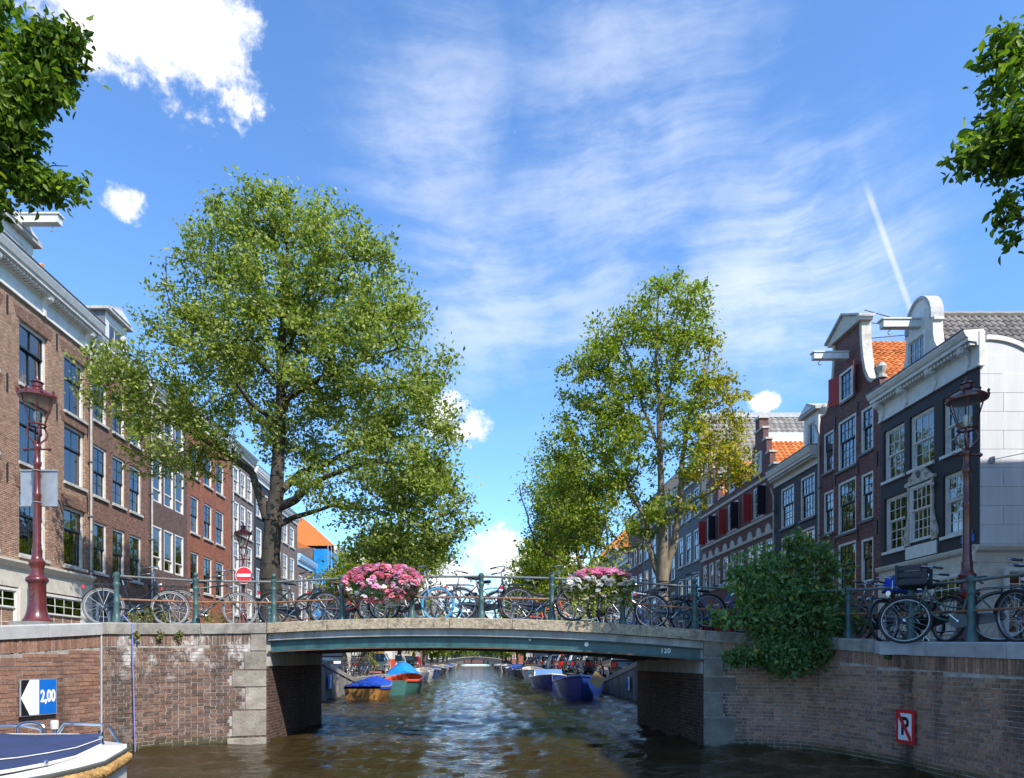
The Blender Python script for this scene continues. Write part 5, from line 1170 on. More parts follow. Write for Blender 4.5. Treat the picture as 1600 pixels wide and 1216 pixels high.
def flower_box(label, px0, px1, top, bottom, kinds, trail):
    a, b = Vector(bp(px0, .02)), Vector(bp(px1, .02)); c = (a+b)/2; z0 = zk(c.x)+.5
    root = thing('flower_box', label, 'flower box', (c.x, c.y, z0)); t = (b-a).normalized(); L = (b-a).length; nn = Vector((t.y, -t.x))
    bx = MB(); bx.obox((c.x, c.y, z0+.1), (t.x*L*.46, t.y*L*.46, 0), (nn.x*.13, nn.y*.13, 0), (0, 0, .13)); bx.build('planter', 'planter_grey', root)
    n = 2600; u = RN.uniform(-1, 1, n); ph = RN.uniform(0, 2*PI, n); rr = np.sqrt(RN.uniform(.1, 1, n))
    sh = np.sqrt(np.clip(1-(np.abs(u)**3), 0, 1))
    cz = (top+bottom)/2; hz = (top-bottom)/2
    def pos(u, ph, rr, sh, ext=1.0):
        y = rr*np.cos(ph)*.27*ext; z = z0+cz+rr*np.sin(ph)*hz*ext*sh
        return np.stack([c.x+t.x*u*L*.53+nn.x*(y+.04), c.y+t.y*u*L*.53+nn.y*(y+.04), z], 1)
    v, f = leaf_patch(n, pos(u, ph, rr, sh, .92), .07, RN); foliage('foliage', root, v, f, 'leaf_bush' if not trail else 'leaf_lime')
    for m_, num, lo, hi in kinds:
        for i in range(num):
            for _ in range(30):
                uu = RN.uniform(-1, 1); p_ = RN.uniform(-.1, PI) if RN.random() < .5 else RN.uniform(-PI, PI); q = pos(np.array([uu]), np.array([p_]), np.array([1.0]), np.sqrt(np.clip(1-abs(uu)**3, 0, 1)).reshape(1), 1.0)[0]
                if lo <= (q[2]-z0-bottom)/(top-bottom) <= hi and (q[:2]-np.array(c[:2])).dot(np.array(nn)) > -.14: break
            s_ = RN.uniform(.8, 1.2); put('blossom', BL[m_], root, q, (RN.uniform(-.8, .8), RN.uniform(-.8, .8), RN.uniform(0, 6)), (s_, s_, s_))
    if trail:
        V = []; 
        for i in range(26):
            uu = RN.uniform(-.95, .95); le = RN.uniform(.2, .75); k = int(le*130); zz = np.linspace(0, -le, k); w = RN.normal(0, .012, k).cumsum()*.4
            V.append(np.stack([c.x+t.x*(uu*L*.5)+nn.x*(.2+RN.normal(0, .015, k))+w*t.x, c.y+t.y*(uu*L*.5)+nn.y*(.2+RN.normal(0, .015, k))+w*t.y, z0+cz+.02+zz], 1))
        V = np.concatenate(V); v, f = leaf_patch(len(V), V, .05, RN, .1); foliage('trailing_vine', root, v, f, 'leaf_trailing')
    return root
flower_box('long planter overflowing with pink and coral geraniums on the bridge railing', 550, 662, .52, -.18, (('petal_pink', 110, 0, 1), ('petal_coral', 120, 0, 1), ('petal_white', 34, 0, .55), ('petal_lilac', 24, .5, 1)), False)
flower_box('planter of white flowers with pink tops and pale trailing ivy on the bridge railing', 896, 990, .50, -.14, (('petal_pink', 90, .72, 1), ('petal_coral', 22, .8, 1), ('petal_white', 80, 0, .72)), True)
# ================================================================== TREES
def make_tree(name, label, limbs, blobs, n_cl, per, leaf, seed, lm='leaf_elm', bark='bark', group=None, sig=.42, accent=None, flat=.75, core=.35, cat='tree', thin=.010, crown='crown', fine=False):
    """limbs: lists of (x, y, z, r) from the ground up; blobs: ellipsoids (x, y, z, rx, ry, rz, weight) that bound the crown.
    Twig tips are scattered in the crown, joined to the nearest limb as branches, and carry leaves."""
    rng = np.random.default_rng(seed); base = limbs[0][0][:3]
    root = thing(name, label, cat, base, group)
    nodes, par, rad = [], [], []
    for li, L in enumerate(limbs):
        pts = [np.array(q, float) for q in L]; prev = -1
        if li:
            A = np.array(nodes); prev = int(np.argmin(np.linalg.norm(A-pts[0][:3], axis=1)))
        for i, q in enumerate(pts):
            if i == 0: seg = [q]
            else:
                n = max(2, int(np.linalg.norm(q[:3]-pts[i-1][:3])/.45)); seg = [pts[i-1]+(q-pts[i-1])*(k+1)/n for k in range(n)]
            for s in seg:
                j = rng.normal(0, .022 if li or i else 0, 3); nodes.append(s[:3]+j*np.array([1, 1, .4])); par.append(prev); rad.append(s[3]); prev = len(nodes)-1
    fixed = len(nodes); wts = np.array([b[6] for b in blobs], float); wts /= wts.sum(); tips = []
    while len(tips) < n_cl:
        b = blobs[rng.choice(len(blobs), p=wts)]; d = rng.normal(size=3); d /= np.linalg.norm(d); r = rng.uniform(core, 1)**.6
        tips.append(np.array(b[:3])+d*r*np.array(b[3:6]))
    tips = np.array(tips); A = np.array(nodes)
    d0 = np.array([np.min(np.linalg.norm(A-t, axis=1)) for t in tips]); N = np.zeros((fixed+n_cl*7, 3)); N[:fixed] = A; cnt = fixed
    ends = []
    for t in tips[np.argsort(d0)]:
        D = N[:cnt]-t; dist = np.linalg.norm(D, axis=1)+np.clip(N[:cnt, 2]-t[2], 0, None)*.9
        k = int(np.argmin(dist)); dk = dist[k]; n = min(6, max(1, int(dk/.55)))
        a = N[k].copy(); sag = rng.normal(0, .1, 3)*min(1, dk)
        for i in range(n):
            f = (i+1)/n; p = a+(t-a)*f+sag*math.sin(f*PI)+np.array([0, 0, .12*math.sin(f*PI)*min(2, dk)])
            N[cnt] = p; par.append(k); rad.append(0); k = cnt; cnt += 1
        ends.append(k)
    par = list(par); N = N[:cnt]; r3 = np.zeros(cnt)
    ch = np.zeros(cnt, int)
    for i in range(cnt):
        if par[i] >= 0: ch[par[i]] += 1
    for i in range(cnt-1, -1, -1):
        if ch[i] == 0: r3[i] = max(r3[i], thin**2.4)
        if par[i] >= 0: r3[par[i]] += r3[i]
    R = r3**(1/2.4); R = np.array([rad[i] if i < fixed else min(R[i], .11) for i in range(cnt)])
    T = MB(); ns = 6
    for i in range(cnt):
        k = par[i]
        if k < 0: continue
        a, b = Vector(N[k]), Vector(N[i]); ra = min(R[k], R[i]*1.5) if i >= fixed else R[k]
        m = 12 if R[i] > .12 else (6 if R[i] > .03 else 4)
        T.tube([a, b], [ra, R[i]], m, False)
    T.build('trunk', bark, root, True)
    V = []; reg = []
    for e in ends:
        p = N[e]; q = N[par[e]]; n = int(per*rng.uniform(.55, 1.5))
        f = rng.uniform(-.1, 1.15, n)[:, None]; c = q+(p-q)*f
        dv = (p-q)/(np.linalg.norm(p-q)+1e-6); g_ = c+np.clip(rng.normal(0, 1, (n, 3)), -1.7, 1.7)*np.array([sig, sig, sig*flat])*rng.uniform(.6, 1.5)+dv*np.clip(rng.normal(0, 1.1, (n, 1)), -1.8, 1.4)*sig; g_[:, 2] -= .25*np.linalg.norm(g_-p, axis=1)*sig; V.append(g_)
    V = np.concatenate(V)
    if accent is None: sets = [(crown, V, lm)]
    else:
        mk = accent[0](V)+rng.normal(0, .25, len(V)) > 0; sets = [(crown, V[~mk], lm), ('yellowing_foliage', V[mk], accent[1])]
    for nm, vv, m_ in sets:
        if len(vv): v, f = leaf_patch(len(vv), vv, leaf, rng, 1.4, fine); foliage(nm, root, v, f, m_)
    return root
def pt(px, py, Y, r=None): p = P(px, py, Y); return (p.x, p.y, p.z) if r is None else (p.x, p.y, p.z, r)
def bl_(px, py, Y, rx, ry, rz, w=1):
    k = max(0, (VY-py-300)/500)*.055                          # the near side of a crown rises higher in the picture
    return (*pt(px, VY-(VY-py)*(1-k), Y), rx*.95, ry*.85, rz*.93, w)
Y = 23.5
make_tree('elm_tree', 'big spreading elm with a thick dark trunk on the left quay', [
    [(-7.0, Y, 2.0, .42), pt(424, 905, Y, .37), pt(423, 860, Y, .31), pt(427, 815, Y, .30), pt(433, 770, Y, .25), pt(437, 700, Y, .21), pt(440, 620, Y, .17), pt(438, 560, Y, .14), pt(445, 470, Y-.2, .10), pt(450, 390, Y, .06), pt(452, 320, Y, .03)],
    [pt(420, 812, Y, .2), pt(405, 770, Y+.1, .15), pt(392, 738, Y+.2, .12), pt(366, 718, Y+.2, .10), pt(320, 690, Y, .07), pt(260, 650, Y-.3, .05), pt(200, 610, Y-.5, .03)],
    [pt(436, 792, Y, .17), pt(462, 782, Y-.2, .14), pt(480, 760, Y-.4, .12), pt(510, 745, Y-.7, .10), pt(580, 720, Y-1, .07), pt(660, 730, Y-1.4, .04)],
    [pt(440, 765, Y, .15), pt(470, 740, Y+.5, .11), pt(510, 725, Y+1, .08), pt(570, 690, Y+1.5, .05)],
    [pt(438, 820, Y, .12), pt(460, 808, Y+.6, .09), pt(520, 790, Y+1.2, .06), pt(600, 800, Y+1, .03)],
    [pt(440, 630, Y, .12), pt(490, 595, Y-.3, .10), pt(550, 570, Y-.6, .07), pt(620, 545, Y-1, .03)],
    [pt(440, 600, Y, .10), pt(400, 560, Y-.5, .07), pt(340, 520, Y-.8, .05), pt(280, 480, Y-1, .03)],
    [pt(440, 560, Y, .09), pt(480, 490, Y+.8, .06), pt(540, 420, Y+.8, .03)],
    [pt(438, 660, Y, .10), pt(400, 640, Y-1.6, .07), pt(370, 600, Y-3, .04)],
    [pt(438, 640, Y, .10), pt(450, 600, Y+2, .06), pt(480, 560, Y+3.4, .03)]],
    [bl_(445, 400, Y, 3.6, 3.4, 2.9, 1.5), bl_(370, 470, Y-.3, 2.8, 3, 2.8, 1), bl_(550, 440, Y, 2.6, 3, 2.6, .9), bl_(590, 560, Y-.5, 3.0, 3.2, 2.6, 1.1), bl_(290, 570, Y-.6, 2.8, 2.8, 2.2, .95), bl_(195, 590, Y-.6, 1.5, 1.8, 1.4, .36), bl_(270, 690, Y-.2, 2.3, 2.4, 1.5, .6), bl_(430, 590, Y, 3.6, 3.9, 3.0, 1.2),
     bl_(640, 680, Y-1, 2.0, 2.8, 2.6, .9), bl_(580, 750, Y-.8, 2.9, 3, 1.9, .9), bl_(680, 800, Y-1, 1.7, 2.4, 1.8, .6), bl_(640, 860, Y-.8, 1.7, 1.6, .8, .25), bl_(560, 850, Y, 1.6, 1.6, .7, .18), bl_(500, 660, Y+1, 3.0, 3, 2, .7), bl_(365, 330, Y, 1.2, 1.4, 1.0, .2), bl_(440, 310, Y, 1.9, 1.8, 1.0, .3)],
    1650, 56, .135, 5, 'leaf_elm', sig=.2, flat=.6)
Y = 27.8
def yel(V): return np.minimum((V[:, 0]-8.6)/1.2, 1.2)+np.clip((9.5-V[:, 2])/6, -1.2, .35)
make_tree('lime_tree', 'airy multi-stemmed tree with yellowing right side on the right quay', [
    [(7.6, Y, 1.5, .3), pt(1035, 910, Y, .24), pt(1037, 865, Y, .22), pt(1034, 800, Y, .15), pt(1032, 720, Y, .12), pt(1030, 640, Y, .10), pt(1026, 560, Y, .07), pt(1028, 490, Y, .04), pt(1030, 440, Y, .02)],
    [pt(1038, 900, Y, .18), pt(1052, 850, Y-.1, .15), pt(1061, 800, Y-.2, .13), pt(1064, 740, Y-.2, .11), pt(1075, 660, Y-.2, .08), pt(1100, 590, Y-.2, .05), pt(1110, 550, Y-.2, .03)],
    [pt(1034, 905, Y, .16), pt(1022, 880, Y+.2, .14), pt(1012, 850, Y+.3, .12), pt(1010, 810, Y+.4, .10), pt(985, 770, Y+.4, .06), pt(950, 720, Y+.4, .03)],
    [pt(1062, 800, Y-.2, .09), pt(1085, 780, Y-.6, .06), pt(1110, 770, Y-1, .045), pt(1150, 740, Y-1.2, .025)],
    [pt(1031, 700, Y, .08), pt(1005, 640, Y+.3, .06), pt(985, 560, Y+.3, .04), pt(960, 510, Y+.3, .025)],
    [pt(1031, 660, Y, .07), pt(1050, 590, Y-.2, .05), pt(1070, 500, Y-.2, .03), pt(1085, 450, Y-.2, .02)],
    [pt(1015, 850, Y+.3, .06), pt(990, 860, Y, .045), pt(960, 868, Y, .03)]],
    [bl_(1040, 475, Y, 2.0, 2.2, 1.5, .8), bl_(985, 540, Y, 2.4, 2.4, 1.8, .9), bl_(930, 590, Y, 1.7, 2.0, 1.9, .6), bl_(1090, 560, Y, 1.3, 1.8, 2.2, .5), bl_(1120, 640, Y-.3, 1.3, 1.8, 1.8, .55), bl_(1010, 660, Y, 2.8, 2.6, 2.2, 1.0), bl_(930, 700, Y+.4, 2.4, 2.4, 2.2, .9),
     bl_(1120, 730, Y-.6, 1.6, 1.6, .9, .4), bl_(960, 800, Y+.6, 2.2, 2.2, 1.9, .8), bl_(890, 790, Y+1, 1.9, 2.2, 1.8, .6), bl_(1060, 790, Y-.5, 1.2, 1.2, .6, .12), bl_(1085, 440, Y, .7, .7, .6, .1)],
    820, 46, .145, 9, 'leaf_lime', 'bark_pale', flat=.6, sig=.19, accent=(yel, 'leaf_yellow'), thin=.012)
# rows of quay trees beyond, smaller with distance
def row_tree(label, x, y, h, w, seed, lm, lean=0, n=200, per=45, grp='trees along the quays', leaf=.26):
    z0 = zst(y)-.1; tz = z0+h*.33
    limbs = [[(x, y, z0, .22), (x+.05, y, z0+1.8, .19), (x+lean*.2, y, tz, .16), (x+lean*.5, y, z0+h*.6, .10), (x+lean*.8, y, z0+h*.88, .04)]]
    rg = random.Random(seed)
    for k in range(5):
        a = rg.uniform(0, 6.28); limbs.append([(x+lean*.25, y, tz+rg.uniform(-.3, h*.2), .10), (x+lean*.5+w*.28*math.cos(a), y+w*.28*math.sin(a), z0+h*rg.uniform(.45, .6), .06), (x+lean*.7+w*.33*math.cos(a), y+w*.33*math.sin(a), z0+h*rg.uniform(.55, .75), .03)])
    blobs = []
    for k in range(9):
        a = rg.uniform(0, 6.28); q = rg.uniform(.0, .33)*w; hz = rg.uniform(.42, .86); blobs.append((x+lean*hz+q*math.cos(a), y+q*math.sin(a), z0+h*hz, w*.23*rg.uniform(.8, 1.2), w*.23, h*.13*rg.uniform(.8, 1.2), 1))
    blobs.append((x+lean*.8, y, z0+h*.88, w*.17, w*.17, h*.1, .5)); blobs.append((x+lean*.4, y, z0+h*.40, w*.36, w*.36, h*.1, 1.2))
    return make_tree('quay_tree', label, limbs, blobs, n, per, leaf, seed, lm, group=grp, sig=.36, thin=.014)
row_tree('tall loose tree behind the multi-stemmed one, leaning over the water', 7.4, 41.7, 15.4, 8.2, 31, 'leaf_lime', -3.0, 420, 44, leaf=.2)
row_tree('bushy green tree on the left quay behind the big elm', -7.2, 44, 10.4, 9.0, 33, 'leaf_lime', 2.0, 340, 50)
row_tree('rounded green tree overhanging the moored boats behind the elm', -7.2, 57, 11.5, 9.5, 34, 'leaf_lime', 2.6, 300, 50)
row_tree('rounded tree standing before the blue scaffold netting', -7.6, 68, 8.6, 6.6, 35, 'leaf_lime', 1.2, 180, 60, leaf=.3)
row_tree('yellow green tree on the right quay behind the blue barge', 7.4, 54, 11.5, 8.5, 36, 'leaf_lime', -2.6, 330, 56, leaf=.27)
row_tree('dark green tree on the right quay two along from the barge', 7.4, 68, 12.5, 8.5, 37, 'leaf_elm', -1.8, 220, 60, leaf=.32)
for i, yy in enumerate((84, 100, 118, 138, 160, 182)):
    for k, x in ((-1, -7.4), (1, 7.4)): row_tree('distant green tree on the '+('left' if k < 0 else 'right')+' quay of the far canal stretch', x, yy+2*k, 9.5+1.5*math.sin(i*3+k), 8, 50+2*i+k, 'leaf_lime' if (i+k) % 2 else 'leaf_elm', -k*1.2, 130, 45, 'distant trees on the '+('left' if k < 0 else 'right')+' quay', .42)
for i, (x, yy) in enumerate(((-9, 216), (-3.5, 224), (3, 228), (8.5, 219))): row_tree('pale green tree closing the view beyond the far bridge', x, yy, 13+i % 2, 10, 90+i, 'leaf_lime', 0, 130, 50, 'trees beyond the far bridge', .5)
for i, x in enumerate((-11, -6, -1, 4, 9)): row_tree('low bushy tree directly behind the far arched bridge', x, 207+i % 2*3, 7, 7.5, 120+i, 'leaf_lime', 0, 110, 50, 'bushy trees behind the far bridge', .45)
# near trees whose outer branches reach into the picture corners
tx, ty = -10.6, 11.6
make_tree('near_tree', 'sunlit leafy branches hanging into the sky above the tan brick house', [
    [(tx, ty, 2.1, .26), (tx, ty, 5, .22), (tx+.3, ty-.2, 8, .17), (tx+.6, ty-.5, 11, .12), (tx+.9, ty-.8, 13.4, .06)],
    [(tx+.1, ty, 6.6, .12), (tx+1.5, ty-.6, 7.6, .08), pt(5, 268, 11, .03), pt(60, 262, 11, .014), pt(110, 262, 11, .006)],
    [(tx+.3, ty-.2, 8.2, .12), (tx+1.8, ty-.7, 9.3, .08), pt(5, 190, 10.8, .04), pt(30, 175, 10.8, .012)],
    [(tx+.5, ty-.4, 10.2, .10), (tx+2, ty-.8, 11.2, .06), pt(45, 75, 10.7, .03), pt(80, 45, 10.7, .01)]],
    [bl_(15, 120, 10.8, .40, .45, .7, .8), bl_(62, 40, 10.7, .42, .35, .5, .55), bl_(92, -5, 10.7, .34, .3, .35, .35), bl_(5, 195, 10.9, .36, .35, .34, .4), bl_(-14, 268, 11, .26, .3, .2, .18), bl_(72, 250, 11, .6, .12, .06, .2), bl_(-80, 80, 11, 1.0, 1.0, 1.8, .9), bl_(-210, 80, 11.5, 1.5, 1.8, 2.2, 1.0), bl_(-20, -80, 10.8, .8, .8, .6, .5)],
    340, 40, .125, 14, 'leaf_maple', sig=.12, group=None, thin=.008, fine=True)
tx, ty = 10.1, 8.0
make_tree('near_tree', 'dark leafy branches hanging into the sky above the black corner house', [
    [(tx, ty, 1.95, .24), (tx, ty, 5, .2), (tx-.2, ty, 7.5, .16), (tx-.4, ty, 9.5, .12), (tx-.5, ty, 12, .05)],
    [(tx-.1, ty, 6.0, .1), (tx-1.2, ty+.2, 6.6, .06), pt(1590, 345, 8.6, .03)],
    [(tx-.2, ty, 7.3, .1), (tx-1.4, ty+.3, 7.9, .06), pt(1560, 190, 8.6, .03), pt(1525, 180, 8.6, .012)],
    [(tx-.3, ty, 8.4, .1), (tx-1.3, ty+.2, 9.2, .05), pt(1570, 70, 8.6, .02)]],
    [bl_(1580, 170, 8.6, .36, .4, .36, .8), bl_(1525, 190, 8.6, .24, .3, .2, .28), bl_(1585, 60, 8.6, .32, .4, .5, .5), bl_(1575, 0, 8.6, .3, .3, .3, .3), bl_(1588, 290, 8.7, .14, .3, .36, .16), bl_(1572, 345, 8.7, .12, .2, .06, .05), bl_(1690, 120, 8.6, .8, .9, 1.5, 1.2), bl_(1800, 100, 8.4, 1.2, 1.6, 1.8, 1.4)],
    200, 26, .11, 17, 'leaf_maple', sig=.1, thin=.006, fine=True)
# bush growing out of the right wing, and weeds on the left coping
bx, by = 5.55, 12.45
make_tree('wall_bush', 'leafy green bush growing out of the shaded bridge wall over the railing', [
    [(bx, by+.05, 1.85, .04), (bx+.02, by-.15, 2.3, .035), (bx+.05, by-.2, 3.0, .022), (bx+.1, by-.2, 3.7, .010)],
    [(bx, by-.1, 2.1, .03), (bx-.5, by-.3, 2.5, .02), (bx-.8, by-.3, 3.2, .01)], [(bx, by-.1, 2.1, .03), (bx+.6, by-.3, 2.6, .02), (bx+.85, by-.2, 3.3, .01)],
    [(bx, by-.1, 2.0, .03), (bx-.3, by-.5, 1.7, .02), (bx-.8, by-.6, 1.6, .01)], [(bx, by-.1, 2.0, .03), (bx+.3, by-.5, 1.8, .02), (bx+.6, by-.5, 1.6, .01)]],
    [(bx, by-.35, 2.3, .8, .4, .45, 1.3), (bx-.15, by-.3, 2.8, .7, .35, .4, .7), (bx+.5, by-.25, 2.9, .5, .35, .45, .55), (bx-.15, by-.6, 1.75, .5, .25, .3, .6), (bx-.8, by-.35, 2.9, .35, .3, .35, .28), (bx-1.05, by-.4, 2.35, .45, .25, .12, .16), (bx+1.15, by-.1, 2.25, .4, .25, .2, .2), (bx-.95, by-.3, 3.3, .25, .2, .2, .1), (bx-.85, by-.55, 1.7, .42, .2, .09, .14),
     (bx+.85, by-.2, 2.5, .4, .3, .3, .3), (bx+.25, by-.2, 3.6, .25, .2, .4, .16), (bx-.4, by-.25, 3.4, .3, .2, .3, .14), (bx+.8, by-.15, 3.5, .25, .2, .4, .16), (bx+.5, by-.5, 1.8, .4, .2, .16, .3), (bx-.1, by-.7, 1.4, .3, .15, .16, .16)],
    520, 24, .09, 23, 'leaf_bush', sig=.075, cat='bush', thin=.004, crown='foliage', fine=True)
def weed(label, x, y, z, h, n, seed, m_='leaf_weed', w=.12):
    rng = np.random.default_rng(seed); root = thing('weed', label, 'plant', (x, y, z), 'weeds on the coping'); s = MB(); V = []
    for i in range(n):
        a = rng.uniform(0, 6.28); t = Vector((x+w*math.cos(a)*rng.uniform(.3, 1.4), y+w*.5*math.sin(a), z+h*rng.uniform(.4, 1))); b = Vector((x+rng.normal(0, w*.35), y+rng.normal(0, w*.2), z-.02))
        s.tube([b, b.lerp(t, .5)+Vector((0, 0, h*.06)), t], [.004, .003, .002], 4, False)
        for k in range(14): V.append(np.array(b.lerp(t, rng.uniform(.15, 1)))+rng.normal(0, .018, 3))
    s.build('stems', 'leaf_weed', root); v, f = leaf_patch(len(V), np.array(V), .055, rng); foliage('leaves', root, v, f, m_)
for i, (l, h, n, w_) in enumerate(((2.28, .22, 7, .1), (2.0, .40, 14, .16), (1.72, .34, 10, .14), (1.4, .22, 6, .1), (1.05, .38, 10, .12), (.8, .26, 6, .1))):
    p_, t_, n_ = pL.at(l); q = p_-n_*.3; weed('dry yellow green weeds growing on the left coping beside the parked bicycles', q.x, q.y, zl(l), h, n, 70+i, w=w_)
for i, (pa, zf, l) in enumerate(((pL, zl, 1.95), (pL, zl, 1.6), (pL, zl, 2.45), (pR2, zr2, .3))):
    p_, t_, n_ = pa.at(l); q = p_+n_*.05; weed('small dry tuft hanging from the joint under the coping', q.x, q.y, zf(l)-.26, .12, 8, 80+i, 'leaf_weed' if i < 3 else 'leaf_bush', .07)
# ================================================================== BOATS
def hull_shape(L, B, H, bow=1.5, stern=.8, sheer=.18, n=18, keel=.25):
    """half-breadth and sheer along the length (x from stern 0 to bow L)"""
    st = []
    for i in range(n+1):
        t = i/n; f = (1-max(0, (t-.45)/.55)**bow/1.0) if t > .45 else 1.0
        f = math.sqrt(max(0, 1-max(0, (t-.4)/.6)**(2*bow))) if t > .4 else 1-(1-stern)*((.4-t)/.4)**2
        st.append((L*t, max(.012, B/2*f), H+sheer*(2*t-.8)**2*(1 if t > .4 else .5)))
    return st
def boat(name, label, pos, yaw, L, B, H, m_, bow=1.4, stern=.8, sheer=.18, trim='hull_white', cover=None, inside='hull_wood', extra=None, group='boats moored along the canal', thick=.07, trim_r=.035):
    o = thing(name, label, 'boat', pos, group, True, (0, 0, yaw)); st = hull_shape(L, B, H, bow, stern, sheer)
    rings = []
    for x, b, z in st: rings.append([(x, -b, z), (x, -b*.97, z*.45), (x, -b*.8, -.05), (x, 0, -.3), (x, b*.8, -.05), (x, b*.97, z*.45), (x, b, z)])
    MB().loft(rings, closed=False, caps=False).build('hull', m_, o, True)
    MB().quad(*rings[0]).build('transom', m_, o)
    dk_ = MB(); rr = [[(x, -max(0, b-thick), z*.55), (x, max(0, b-thick), z*.55)] for x, b, z in st]; dk_.loft(rr, closed=False, caps=False).build('floor', inside, o)
    for k in (-1, 1):
        q = MB(); q.loft([[(x, k*b, z), (x, k*max(0, b-thick), z+.005), (x, k*max(0, b-thick), z*.55)] for x, b, z in st], closed=False, caps=False).build('gunwale', trim, o)
    MB().tube([(x, -b, z) for x, b, z in st]+[(x, b, z) for x, b, z in reversed(st)], trim_r, 6).build('rub_rail', trim, o, True)
    if cover:
        cm, hgt, x0, x1 = cover; cv = []; rg = random.Random(int(L*100))
        for x, b, z in st:
            if not x0*L <= x <= x1*L: continue
            e = math.sin(PI*min(1, max(0, (x-x0*L)/((x1-x0)*L))))**.4
            cv.append([(x, y*b*1.04, z-.1 if abs(y) == 1 else z+hgt*e*(1-abs(y)**1.6)+rg.uniform(-.05, .05)+.02) for y in (-1, -.96, -.7, -.4, 0, .4, .7, .96, 1)])
        MB().loft(cv, closed=False, caps=False).build('tarpaulin', cm, o, True); MB().quad(*cv[0]).build('tarpaulin_end', cm, o)
    if extra: extra(o, st)
    return o
def bench(o, st):
    for k in (.25, .55):
        x, b, z = st[int(k*18)]; MB().box(x, x+.28, -b*.9, b*.9, z*.78, z*.78+.04).build('thwart', 'hull_wood', o)
def windscreen(o, st):
    bench(o, st); x, b, z = st[11]; MB().quad((x, -b*.8, z), (x-.25, -b*.75, z+.45), (x-.25, b*.75, z+.45), (x, b*.8, z)).build('windscreen', 'pane_glass', o); MB().tube([(x, -b*.8, z), (x-.25, -b*.75, z+.45), (x-.25, b*.75, z+.45), (x, b*.8, z)], .02, 6).build('screen_frame', 'chrome', o)
def wl(px, py): d = EYE*F/(py-VY); return Vector(((px-VX)/F*d, d, 0))
PH = PI/2
p = wl(566, 1094); boat('dinghy', 'wooden dinghy under a rumpled bright blue tarpaulin at the left quay', (p.x, p.y, 0), PH, 4.6, 1.75, .5, 'hull_wood', stern=.85, trim='hull_grey', cover=('tarp_blue', .32, 0, .95))
p = wl(622, 1086); boat('sloop', 'green open boat with a thick orange red rim behind the blue tarpaulin dinghy', (p.x-.3, p.y, 0), PH-.06, 6.0, 1.9, .62, 'hull_green', stern=.75, trim='red_trim', extra=bench, trim_r=.07)
boat('sloop', 'grey boat under a raised sky blue tarpaulin at the left quay', (-4.7, 42, 0), PH, 6.5, 2.0, .7, 'hull_grey', cover=('tarp_sky', .85, .1, .75))
boat('sloop', 'white motor boat with windscreen beyond the sky blue tarpaulin', (-4.6, 51, 0), PH, 6, 2.0, .7, 'hull_white', extra=windscreen)
p = wl(925, 1096)
bg_ = boat('barge', 'large dark blue steel barge at the right quay with a leaning board at its bow', (5.35, 36.2, 0), -PH-.12, 9.0, 2.3, .62, 'hull_blue', bow=1.2, stern=.9, sheer=.27, trim='hull_blue', inside='hull_grey', extra=None, trim_r=.05)
bw = P(931, 1062, 27.3); s = thing('wooden_board', 'pale wooden board leaning over the bow of the dark blue barge', 'board', (4.85, 27.1, .8)); MB().obox((4.85, 27.1, .85), (.2, .03, -.16), (0, .02, 0), (.13, 0, .2)).build('board', 'wood_board', s)
boat('barge', 'blue boat with white inside and windscreen behind the dark blue barge', (4.7, 46.5, 0), -PH-.05, 9.0, 2.2, .62, 'hull_blue', trim='hull_white', inside='hull_white', extra=windscreen)
rg = random.Random(4)
cols = ['hull_white', 'hull_black', 'hull_grey', 'hull_green', 'hull_blue', 'hull_wood']; cv_ = [None, ('tarp_dark', .3, .05, .9), ('tarp_navy', .35, .05, .9), None, ('tarp_blue', .3, 0, .9)]
nmc = {'hull_white': 'white', 'hull_black': 'black', 'hull_grey': 'grey', 'hull_green': 'green', 'hull_blue': 'blue', 'hull_wood': 'varnished wooden'}; nmt = {'tarp_dark': 'a dark cover', 'tarp_navy': 'a navy cover', 'tarp_blue': 'a blue tarpaulin'}
for sx, y0, wh in ((-1, 59, 'left'), (1, 57, 'right')):
    y = y0
    while y < 150:
        L_ = rg.uniform(5, 7.5); m_ = rg.choice(cols); c = rg.choice(cv_)
        boat('motor_boat', '%s boat %s moored far along the %s quay' % (nmc[m_], 'with '+nmt[c[0]] if c else 'without cover', wh), (sx*4.75 if sx < 0 else 5.2, y, 0), PH, L_, 2.0, rg.uniform(.6, .85), m_, cover=c, extra=windscreen if not c else None, group='boats moored far along the canal'); y += L_+rg.uniform(.8, 3)
